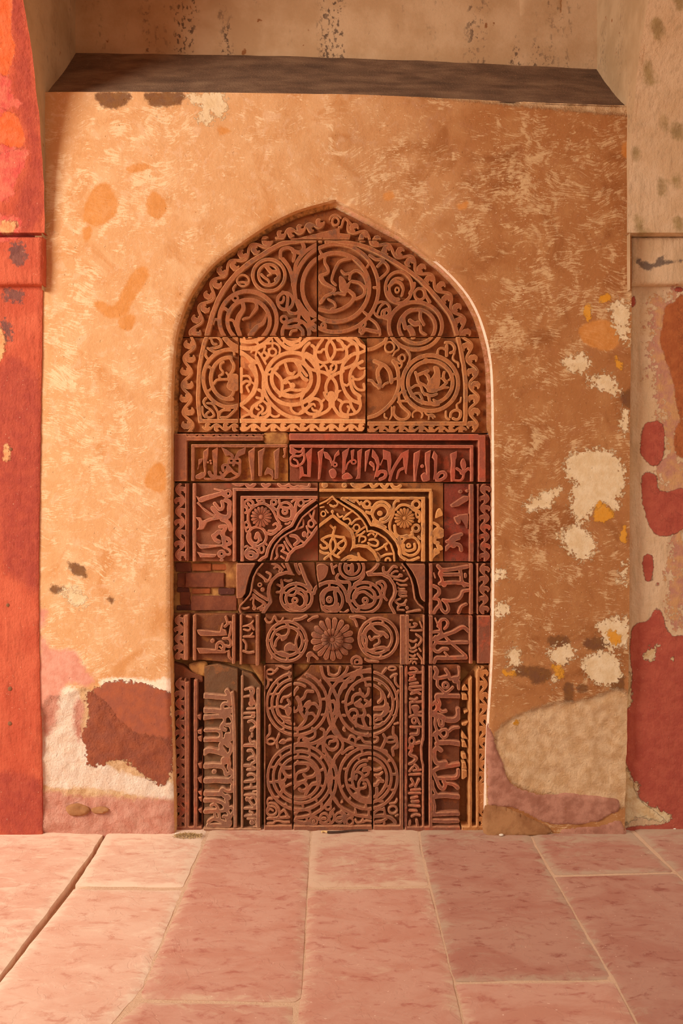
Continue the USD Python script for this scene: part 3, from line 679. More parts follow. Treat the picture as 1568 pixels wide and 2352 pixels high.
# ------------------------------------------------------------------ the carved stones of the niche
# Every line below is a carved stroke, ring or outline. '#F x y s' sets the frame the numbers are written in; '@' the kind of carving.
#   w: points = rounded band of width w; w>w2: tapering band; /w: = angular band; o cx cy rx ry w [a0 a1] = ring or arc; p / P = smooth / angular outline; d x y r = boss; b = block
CARVE = r'''
@molding
#F 0 0 1
/11.5: 475 773 489 720 501 690 512 669 527.5 648 544 629 563 612.5 581 598.5 599 588 620 575 644 562 668 555.5 700 552 740 552
/10.5: 745 556 770 553 789.5 557 823 562 851 572 879 586 907 602 935 620 963.5 642 987 666 1013 696 1033 722 1042 742 1050 771
/9.6: 1051 772 1060 815 1065 845 1068.5 875 1069 915 1068.5 955 1067 973 842 973
/9.4: 475.6 772 468.5 790.5 463 816 459 836 457 862 456 887.5 455 918 457 943.6 459 959 460 967 549 967
/10: 549 967 842 968
b 400 993 429 1108
b 429 1002 605 1012
/7: 443 1108 443 1024 662 1024
b 662 994 1098 1011
/7: 662 1024.5 1083 1026 1083 1106
b 1098 1000 1114 1108
b 431 1108 431.4 1290
/6.5: 446 1106 446 1293
b 534.4 1121 541 1293
b 541 1120.8 731 1127.5
b 552.4 1139 560 1293
b 552.4 1139 731 1146
b 731 1122.5 991 1129.5
b 785 1141 975 1147.5
b 967 1141 975.8 1293
b 985.7 1129 993 1291
b 1077 1112 1087 1291
b 1096.5 1108 1099 1291
b 985.7 1291 992.5 1411
b 1077.5 1291 1085.5 1411
b 1095 1293 1098 1411
b 424.5 1411 432 1520
b 443.7 1411 450 1525
b 533.5 1411 540 1530
b 551 1411 555.8 1530
b 587.6 1411 594.5 1530
b 918.5 1412 930 1528
b 930.5 1412 938.5 1528
b 971 1412 974.8 1528
b 985.7 1411 993 1525
b 1077 1411 1084.5 1525
b 1096 1411 1126 1525
b 425.5 1566 433.6 1900
b 445 1562 452.5 1900
/7: 533 1588 536 1620 538 1680 540 1900
b 553.5 1552 558.2 1900
b 589 1580 597 1900
b 402 1898 466 1908
b 466.5 1901 600 1908
b 917.5 1528 926.4 1900
/3.5: 928.5 1528 928.5 1906
/3: 933.5 1528 933 1906
b 968.6 1528 974 1700
/5: 972 1690 967 1715 968 1745 972 1760
b 969 1755 973.5 1900
b 984.5 1528 992 1900
b 928 1897 1057 1908
b 1076 1545 1083 1900
b 1093.5 1536 1099 1900
b 1058 1897 1120 1908
b 606 1894.5 926.5 1908
b 606 1528 609 1896
#F 535 1100 7.467
/52: 1420 345 1240 470 1110 600 1060 690 1005 800 870 880 730 1000 650 1100 600 1200 570 1330 500 1360 440 1420
/28: 1460 440 1330 540 1190 660 1120 780 1075 870 950 930 830 1010 730 1130 680 1240 650 1390
#F 725 1100 7.467
/48: 430 330 560 410 700 490 800 560 880 660 950 790 1000 790 1150 840 1280 940 1390 1080 1440 1220 1455 1330 1540 1390
/30: 50 440 180 380 285 300 340 360 460 440 620 540 720 620 810 720 870 820 885 900 960 890 1060 930 1200 1020 1290 1130 1340 1270 1350 1430
#F 535 1285 7.84
/28: 545 62 440 180 370 320 340 460 330 560 300 640 200 760 130 830 110 900 150 985
P 55 62 405 62 340 180 280 330 235 500 215 620 160 690 60 700
#F 700 1285 7.84
#F 860 1285 9.407
/30: 590 95 690 220 780 400 830 560 850 720 870 850 940 960 1050 1045
P 690 100 1085 100 1085 915 1010 860 970 740 945 600 900 430 820 270
@groove
#F 0 0 1
b 429 1012 440 1300
b 429 1012 662 1020.7
b 662 1011 1097.3 1021.5
b 1086.6 1012 1097 1112
b 541 1127.5 552.4 1293
b 541 1127.5 731 1139
b 731 1129.5 985.7 1141
b 975.8 1129.5 985.7 1293
b 1086.5 1108 1096.5 1294
b 975.8 1292 985.5 1412
b 1085.5 1291 1095 1412
b 432.7 1411 443 1525
b 540 1411 551 1530
b 597 1411 609 1530
b 975 1411 985.5 1528
b 1084.5 1411 1095.5 1525
b 433.6 1560 445 1898
b 543.7 1538 553.5 1900
P 974.5 1527 984.5 1527 984.5 1899 974 1899 974 1760 970 1740 969 1715 974 1690
b 1083 1545 1093.5 1898
b 452.5 1570 463 1896
b 1058.5 1575 1075.5 1896
#F 535 1100 7.467
/60: 1450 400 1280 520 1150 640 1085 740 1045 850 900 910 780 1000 690 1120 640 1230 600 1370 560 1430
#F 725 1100 7.467
/62: 360 350 500 425 640 510 760 610 840 720 900 840 960 845 1090 885 1220 970 1320 1090 1390 1240 1405 1430
#F 535 1285 7.84
/70: 480 45 390 170 310 320 275 480 250 610 175 710
#F 860 1285 9.407
/80: 640 95 750 240 850 410 900 570 915 740 960 870 1080 985
#F 700 1285 7.84
@scroll
#F 400 550 7.84
60>90>75: 1225 1110 1245 1250 1160 1400 1130 1560 1180 1720
40: 1240 1440 1280 1420 1330 1410
42: 1000 1450 1060 1460 1100 1560
38>60>16: 1460 1130 1490 1220 1420 1320 1355 1410
o 1240 740 108 100 34
40: 1180 780 1240 770 1320 790
36: 1075 930 1065 880 1110 820
o 1100 1060 50 45 32
50: 880 1260 910 1240 950 1270
40: 700 1520 720 1450 770 1440
#F 560 450 7.127
o 410 1300 263 262 52
o 410 1292 170 172 46
70>50: 370 1150 450 1240 540 1250 570 1330 520 1370
46>26: 290 1290 330 1330 400 1380 430 1470
30: 390 1310 450 1280
48: 600 1010 605 900 700 850 790 870 830 950 810 1060
60: 640 1040 730 1160 780 1290 810 1450 830 1560
55: 950 750 985 850 920 925 800 900
56: 1190 800 1050 880 930 990 850 1130 830 1300 800 1450
#F 560 600 7.84
o 75 1058 517 517 68
o 85 1075 382 380 66
90>70>30: 110 1340 230 1190 350 1110 410 960
o 745 720 140 150 50
50: 700 560 780 600 790 700 770 860
42: 620 740 680 750 720 690 720 650
48: 790 880 850 935 960 935 1010 860
o 720 1045 55 55 40
o 930 1290 240 230 56
50: 980 1040 1010 950 1110 930 1170 1030 1165 1150 1190 1300
60: 740 1190 850 1190 960 1170 1050 1240 1060 1330
46: 960 1190 1000 1120 1060 1100
40: 830 1330 860 1260 950 1240
58: 980 720 1050 830 1140 930 1260 990
44: 1200 1130 1240 1080 1290 1050
50: 1190 1150 1240 1230 1290 1240
#F 0 0 1
o 772.6 661.5 96.5 101 8
o 771 660 77 79 9
o 916 660 31 36 6.6
o 914 663 20 24 5.6 90 300
o 954 748 61 55 8
o 958 750 42 39 7.4
o 527.6 869 61 66 8
o 526 869 42 48 8 80 275
o 671 870 61 60 8.2
o 669 869 45.5 42 8
o 988 880 64 64 8.5
o 988 878 51.5 49 8
5: 735 577 742 588
5: 847 607 842 614
5: 869 660 858 660
5: 843 722 835 716
5: 742 757 747 745
#F 720 540 7.84
62: 90 1330 300 1375 500 1330 670 1220 730 1090 640 1000
50: 690 830 830 860 920 960 900 1080 760 1150
55>40: 660 420 480 470 400 580 350 700 330 820 400 900
40: 500 640 560 700 640 690
46: 650 790 670 690 780 640 900 720 950 860 930 980
p 470 740 560 800 600 920 560 1010 480 1000 460 880
d 570 980 60
70>24: 600 930 660 840
55>30: 560 1060 430 1040 370 1070
40>56: 215 370 200 480 260 600 250 680 120 730
90>36: 130 760 180 850 300 920 385 960
64>40: 130 1210 220 1100 330 1050 390 980
34: 260 1150 370 1210 395 1290 320 1330
o 180 1640 42 55 38
42: 830 1730 850 1640 960 1500 1100 1560 1180 1680 1200 1790
60: 870 1760 930 1700 1050 1720 1150 1740
36: 870 1680 920 1640 940 1580
o 1230 1340 150 140 36
o 1290 1420 70 80 30
36: 1140 1430 1200 1290 1290 1210
46: 1150 560 1250 480 1340 560 1330 660 1200 780
50: 1010 360 1120 430 1260 440
#F 880 580 6.533
52>36: 90 500 170 440 260 460 300 540 280 640
o 210 560 30 38 24
50: 60 600 140 690 230 700
o 550 620 80 85 36
44: 610 540 640 640 700 740
60: 330 1130 300 990 340 910 420 860
44: 560 870 560 980 610 1080
60>80: 400 1020 470 1070 520 1060
80: 390 1130 430 1180 450 1260
40: 560 1100 570 1180 640 1230
40: 470 460 460 520 400 600
o 60 920 45 75 34
@scroll
#F 545 765 9.8
46: 150 100 180 190 280 210 400 200 460 240 480 290
58: 1010 90 1080 170 1230 215 1390 170 1420 110
76: 850 80 930 180 1040 290 1200 360 1380 310 1568 150
42: 1395 190 1430 250
42: 1030 240 1050 200
70: 280 740 370 870 430 1010 430 1180 370 1350 270 1460 100 1600
60: 60 470 200 500 330 600 420 660
75: 430 560 530 780 590 950 590 1100 590 1250 640 1400 720 1540 850 1680 1020 1810 1200 1890 1400 1930
62: 860 900 960 1000 1010 1130 1000 1290
60: 820 860 850 830 900 780
44: 700 850 740 810 840 810
42: 640 930 720 930
62: 960 1420 1050 1320 1200 1270 1350 1290 1500 1270
66: 1040 1370 1200 1410 1350 1420 1500 1330 1568 1270
60: 1080 700 1110 790 1150 890 1250 930
50: 1250 920 1290 880
64: 1300 640 1380 750 1400 900 1330 980 1250 1000 1120 1030 1080 1090
d 1080 1090 62
d 1240 1180 62
40: 1150 1100 1190 1150
70: 1400 900 1480 1010 1568 1060
64: 1390 700 1460 830 1560 960
44: 1480 430 1470 520 1490 620
40: 410 510 440 400 500 340 600 300
40: 630 300 600 400 630 460 680 510
46: 480 440 530 500 580 590 640 690
o 790 430 85 85 44
40: 640 240 760 230 850 230 930 290 960 380 940 450
o 610 500 60 70 38
38: 700 370 720 450 710 510 650 580 600 620
34: 790 150 790 340
38: 310 430 340 390 400 390
64: 480 1280 550 1320 570 1420 550 1520 440 1590 350 1660 310 1760 340 1850 430 1900
48: 430 1450 520 1470
46: 510 1630 570 1680 560 1760 500 1800 460 1860 450 1930
50: 600 1540 680 1620 680 1720 640 1790 560 1830
44: 450 1620 420 1690 480 1720
72: 720 1560 720 1700 720 1800 640 1890 500 1920
44: 740 1830 810 1880 900 1880 940 1850
52: 60 1620 200 1720 280 1790 330 1880
44: 110 1900 200 1850 280 1830
50: 1210 1640 1210 1720 1290 1800 1400 1820 1520 1760 1568 1700
55: 1490 1380 1440 1480 1450 1600 1490 1700
60: 90 800 90 950 80 1100 90 1330
70>40: 90 1150 200 1080 280 1110
44: 140 970 240 970 300 1050 280 1150 210 1200 260 1320
38: 320 1100 390 1160
50: 300 740 380 680 430 670
#F 690 765 9.8
76: 0 290 120 160 300 100 550 90 700 95 950 100
66: 640 130 800 100 950 110 1100 160 1250 270 1290 420 1270 600 1180 720 980 800
72: 1100 100 1250 130 1330 250 1470 330
58: 500 140 400 280 340 420 350 560 430 650 560 670 680 600 770 440 760 300 700 200
64: 700 120 600 260 580 400 620 540 680 640
64: 1000 300 1040 420 1020 560 900 650 740 660
55: 830 150 920 200 980 320
44: 1050 330 1120 260 1180 250
44: 820 380 900 370 960 380
60>40: 380 430 460 430 500 370 560 370
56: 310 550 320 400 300 310 250 280
62>30: 370 330 420 240 480 140
64: 130 460 300 560 390 720 410 900 400 1100 340 1300 220 1430 70 1540
64: 70 600 60 420 110 310 200 230
60: 60 620 150 740 250 820 360 850
64: 450 870 560 900 680 980 780 1100 820 1250 800 1330
64: 960 860 820 910 700 980 620 1060 570 1200 580 1330
70: 1220 460 1090 540 960 700 920 860 920 1050 960 1220 1030 1370 1160 1510 1310 1570
64: 1390 640 1240 730 1140 850 1110 1000 1130 1170 1200 1320 1340 1420
60: 1470 390 1330 450 1230 470
44: 990 1160 1040 1190 1080 1150
50: 1170 980 1210 1040 1330 1040 1430 960 1450 850
50>30: 1300 760 1350 800 1450 790
50: 1170 1060 1220 1200 1320 1280 1440 1270 1420 1150
d 690 1400 90
p 500 1330 560 1460 600 1520 700 1560 800 1510 840 1440 860 1350 930 1290 850 1290 790 1340 770 1450 620 1450 560 1340
b 630 1540 770 1650
64: 690 1640 600 1750 450 1830 300 1890
64: 740 1660 830 1790 930 1870 1060 1900
58: 190 1560 290 1480 420 1510 480 1620 450 1740 350 1820 200 1820 130 1770
60>30: 200 1620 300 1600 330 1650
44: 260 1690 290 1740 370 1750
54: 20 1420 30 1580 60 1700
70: 0 1790 130 1700 230 1620
44: 480 1540 530 1500
54: 1110 1550 960 1560 890 1690 930 1800 1040 1840 1200 1820 1310 1740 1350 1620 1330 1480
60: 1120 1550 1150 1660 1230 1780
44: 1060 1650 1100 1690 1060 1790
50: 850 1500 910 1530 930 1570
44: 1300 1450 1330 1560
44: 440 780 510 730 560 750 620 870
50: 690 650 790 700 800 800 750 870 680 900
50: 640 880 690 820 680 760 720 730
#F 395 765 9.8
58: 840 110 1000 90 1100 170 1100 280 1000 330 870 350
50: 890 160 920 240 1000 250
54: 760 400 750 500 800 570
50: 800 340 900 400 1000 420 1150 380
90: 1180 120 1300 250 1450 350
60: 1330 600 1390 720 1370 850 1310 940 1310 1100
p 1310 950 1480 940 1490 1250 1420 1300 1290 1280 1230 1200 1270 1080
50: 1260 1040 1120 1040 1000 1060 940 1140
44: 1160 650 1090 700 1090 800 1150 870 1130 930 1060 960 1080 1020
44: 1220 890 1270 950 1270 1030
50: 1400 1280 1350 1400 1250 1470 1150 1470
50: 770 1460 710 1540 760 1650 850 1710 930 1800 940 1860 870 1900 790 1890 770 1820 830 1770
44: 680 1660 690 1800 740 1890
44: 790 1580 900 1590 980 1680 1040 1820 1040 2000
54: 1060 1850 1080 1780 1160 1730 1300 1730
50: 1100 1900 1250 1890 1350 1800 1450 1700
44: 810 1310 870 1260
44: 800 770 840 750 870 800
44: 1390 420 1400 480
#F 835 765 10.007
80: 90 380 230 350 400 260 500 180 520 110
o 600 320 110 120 36
36: 740 230 800 300 810 370 720 430 680 510
o 890 570 65 80 36
34: 800 540 820 620 880 660
44: 990 390 1060 480 1060 600 1020 700
36: 760 660 820 700 880 690 860 780 810 810
80: 250 640 380 700 500 760 590 870 630 1000 640 1130
80: 680 640 750 740 790 870 800 1000 810 1150 780 1320 700 1510 600 1640 450 1780 280 1890 110 1940
88: 400 760 330 860 330 1000 370 1130 360 1250
60: 100 1080 190 1100 270 1190 370 1240
50: 650 1080 760 1040
44: 560 1140 480 1170 430 1240
60: 1190 900 1230 1000 1270 1130 1400 1200 1460 1260
48: 1050 1280 1120 1250 1200 1200 1310 1220 1350 1330 1400 1420
50: 1090 1450 1180 1390 1280 1390 1340 1500 1350 1620
70: 1250 960 1350 920 1480 870
o 1430 640 50 46 32
58: 700 1700 690 1850 780 1960 900 1990 1010 1950 1060 1850 970 1760 880 1680 830 1600
50: 790 1580 900 1560 1050 1570 1100 1620
34: 640 1700 650 1880 600 1980
o 1240 1880 120 100 34 150 400
34: 480 1850 480 1920 540 1960
50: 820 1560 810 1430 880 1340 960 1330
#F 970 765 10.007
p 260 760 370 790 410 950 400 1150 350 1280 230 1280 110 1250 130 1130 210 1020 280 900
p 110 1260 230 1230 340 1260 350 1340 240 1370 120 1350
60: 400 1270 480 1210 560 1130 500 1080 480 980 500 900
70>50: 60 1400 200 1440 330 1400
60>40: 380 1290 500 1250 600 1250
60: 150 1480 180 1590 260 1650 370 1640
44: 250 1530 330 1570 470 1550
64: 60 930 130 980 150 1060
34: 150 1980 160 1900 220 1910 250 1960
34: 60 1830 120 1880 230 1870 290 1930
60: 640 1930 660 1830 760 1770 870 1800 870 1920 800 1990 700 1960
36: 810 1740 790 1640 870 1580 890 1480
44: 540 1800 550 1930 620 1990
60: 530 210 650 220 740 320 720 420 640 450
60: 560 280 560 420 560 520
44: 350 480 370 370 450 340 520 370
40: 740 450 700 560 740 640 820 680 830 780
44: 690 950 770 930
44: 700 1500 750 1480
44: 440 1040 500 1060
44: 600 1080 660 1050
# apex and edge vines
#F 760 460 7.127
o 75 340 55 65 32
o 75 340 100 105 30 200 330
36: 130 440 170 430 200 330 240 300 330 390
P -60 560 0 530 180 540 320 560 300 650 -60 650
#F 560 450 7.127
P 850 700 1300 590 1568 530 1568 715 860 712
#F 535 1100 7.467
42: 300 840 260 720 270 580 350 480 500 420 620 470 700 570 750 680 800 770 760 880 660 950 560 920
o 410 990 160 165 42
40: 290 940 300 1030 350 1100 430 1090 450 1000 410 930
60>40: 390 1010 420 930 480 1050
o 320 1280 110 95 38
o 310 1300 55 45 34
60: 240 1260 330 1260 380 1300
o 900 560 130 155 42
46: 820 480 920 500 1000 510 1010 650
o 890 560 38 38 40
46: 780 640 880 690 960 690
42: 200 480 200 400 280 360 340 400 340 460 300 470 260 420
44: 230 470 250 560 210 580
38: 410 350 430 390 480 370 520 350 530 400
o 700 400 45 45 36
38: 650 440 700 500 740 530
38: 790 350 800 420 830 420
38: 1010 390 1050 360 1080 350
50: 1000 690 1060 600 1070 480 1090 400 1150 350
o 1165 410 50 60 32
30: 1230 390 1290 380 1330 350
o 230 790 45 50 34
34: 200 820 220 860 230 900
o 490 1200 45 70 34
34: 460 1130 540 1100 580 1130
34: 200 1170 240 1150 280 1200
36: 690 790 740 760 770 830 700 890 610 890
34: 900 770 950 770 980 740
34: 790 870 830 810
60: 0 60 60 90 130 100 200 60
60: 230 90 270 130 330 120 370 80
60: 510 90 560 130 620 90
50: 780 90 830 130 900 130 960 100
50: 970 120 1040 150 1110 130
40: 1150 130 1290 140 1310 90
#F 725 1100 7.467
58: 620 60 640 110 740 140 820 110 900 60
56: 940 80 970 130 1030 120 1080 60
56: 1120 90 1150 130 1200 140 1250 70
56: 1290 80 1330 140 1400 150 1450 120
o 155 100 32 32 46
o 490 110 30 30 34
42: 100 1040 200 990 290 980 400 1000 490 1010
40: 300 1000 250 1100 260 1230 320 1310 400 1350
40: 300 1000 340 1100 340 1190 290 1270 150 1380
40: 330 830 310 900 290 980
40: 100 1050 200 1130 190 1190 110 1190 80 1140
40: 500 1040 520 1120 470 1200 400 1190 380 1130 470 1060
36: 240 1310 280 1410
36: 380 1300 480 1210
60: 560 1350 620 1340 700 1380
40: 730 1280 760 1350 870 1420
36: 300 850 250 800
40: 60 1240 140 1280 220 1280
o 1130 570 165 180 42
50: 870 570 960 590 1010 510 1110 450 1190 470 1250 560 1200 660 1110 700
o 1100 590 26 26 42
40: 780 400 830 480 880 500 950 490
o 880 430 52 52 36
36: 640 380 700 370 760 440
30: 580 360 660 400
40: 1000 700 980 750
40: 1010 750 1150 800 1200 830
42: 1340 440 1330 600 1280 720 1270 860 1340 960 1470 990 1568 970
40: 1370 990 1440 1030 1470 1100
38: 1460 1200 1500 1280 1568 1300
#F 900 1100 6.533
38: 60 460 120 400 200 390 280 420 330 470 390 490 430 560 410 640
o 365 385 58 58 36
o 390 530 32 50 32
o 360 740 52 52 36
36: 300 800 310 860 250 880
40: 40 700 50 800 100 860 200 870 300 850
o 280 1010 135 140 38
38: 180 990 180 1050 250 1080 340 1050 340 980
o 250 1000 26 26 26
38: 100 900 120 1000 110 1130 200 1200 270 1230 400 1180
36: 400 870 430 900
36: 40 360 60 330 100 330
p 670 480 720 440 760 540 700 570 650 590
40: 620 660 690 700 700 760
o 700 810 74 66 40
d 710 815 30
50: 640 880 640 950 690 960
p 660 980 740 1000 760 1060 700 1070
p 620 1060 660 1040 720 1100 650 1150 600 1200
#F 535 1285 7.84
o 1137 700 280 255 54
o 1135 715 190 180 50
o 1110 750 44 44 40
44: 980 650 1080 660 1120 620 1150 570 1180 570
44: 1130 600 1240 650 1290 740 1270 850
50: 950 840 1050 830 1130 840 1200 910
38: 1130 430 1130 500
38: 1310 600 1370 590
38: 890 580 940 620
38: 1330 840 1380 850
44: 860 380 880 480 870 560 850 600
38: 790 460 850 490
38: 780 600 840 600
40: 920 380 990 400 1050 380
64: 1200 90 1260 250 1320 400 1400 530
60: 1120 80 1150 200 1190 260
o 970 1475 350 355 50
o 970 1475 278 262 48
44: 760 1560 770 1480 840 1400 950 1380 1000 1300 1000 1200 960 1150
46: 770 1680 900 1680 1000 1720
40: 790 1350 840 1370 860 1400
60: 890 1440 950 1400
p 930 1560 1020 1500 1130 1560 1160 1640 1020 1640 930 1650
40: 1170 1350 1130 1480 1150 1640
38: 730 1240 770 1290
38: 610 1460 680 1460
38: 700 1780 740 1720
38: 980 1750 980 1820
38: 1190 1680 1260 1690
38: 1260 1470 1340 1470
38: 1170 1260 1210 1230
34: 580 1070 620 1130 690 1130 740 1030
34: 760 1040 790 1110 860 1120 900 1060
50: 1100 1090 1220 1070 1320 1020
46: 1360 1100 1440 1050 1520 1030
#F 700 1285 7.84
58: 160 620 200 520 330 440 470 415 600 445 700 540 750 660 770 760
o 475 745 205 225 50
46: 340 800 330 680 400 570 520 540 600 540
60: 590 530 540 600 560 740 530 850 430 880 360 860
o 440 735 38 44 46
40: 600 810 580 880 500 920 430 900
o 1085 700 295 278 50
o 1075 700 200 185 48
48: 930 960 1000 870 1100 840 1230 810 1270 720 1250 600
46: 910 700 960 620 1060 590 1150 640 1250 710 1340 690
o 1090 750 42 44 40
o 845 160 220 200 48
o 850 150 135 130 42
o 790 170 42 60 36
p 830 80 880 100 880 260 830 280
48: 600 280 570 340 620 400 720 420 800 420 810 500 790 580
48: 1060 200 1060 300 1000 380 890 460
p 190 160 260 90 380 110 400 200 370 300 230 380 200 260
40: 400 150 380 260 320 350 220 395
44: 480 90 500 200 520 260
40: 570 120 490 170
44: 1300 440 1400 400 1460 480 1440 580 1430 680 1480 740
40: 1330 430 1400 500 1400 580
38: 440 440 440 500
38: 1190 450 1190 500
38: 900 520 940 540
38: 780 750 850 760
40: 640 960 700 980 780 930
40: 840 900 880 980
o 1323 1420 348 358 50
o 1303 1420 265 268 48
46: 1100 1560 1110 1450 1080 1350 1130 1260 1220 1220
66: 1220 1240 1300 1310 1420 1330 1480 1390
40: 1160 1390 1200 1450 1260 1400 1320 1400 1380 1360
40: 1330 1420 1340 1500 1250 1560
54: 1050 1620 1200 1640 1300 1600 1420 1590 1500 1620
38: 1180 1090 1180 1160
38: 1400 1080 1410 1150
38: 980 1340 1030 1350
38: 1370 1690 1370 1780
o 930 1840 90 90 36
o 940 1850 48 44 28
o 100 1740 60 60 36 180 360
44: 60 1830 80 1740 150 1720 230 1790
44: 820 1040 900 1090 940 1200
40: 1090 1800 1150 1830 1230 1830 1320 1840
44: 830 1050 960 1030 1080 1060
'''
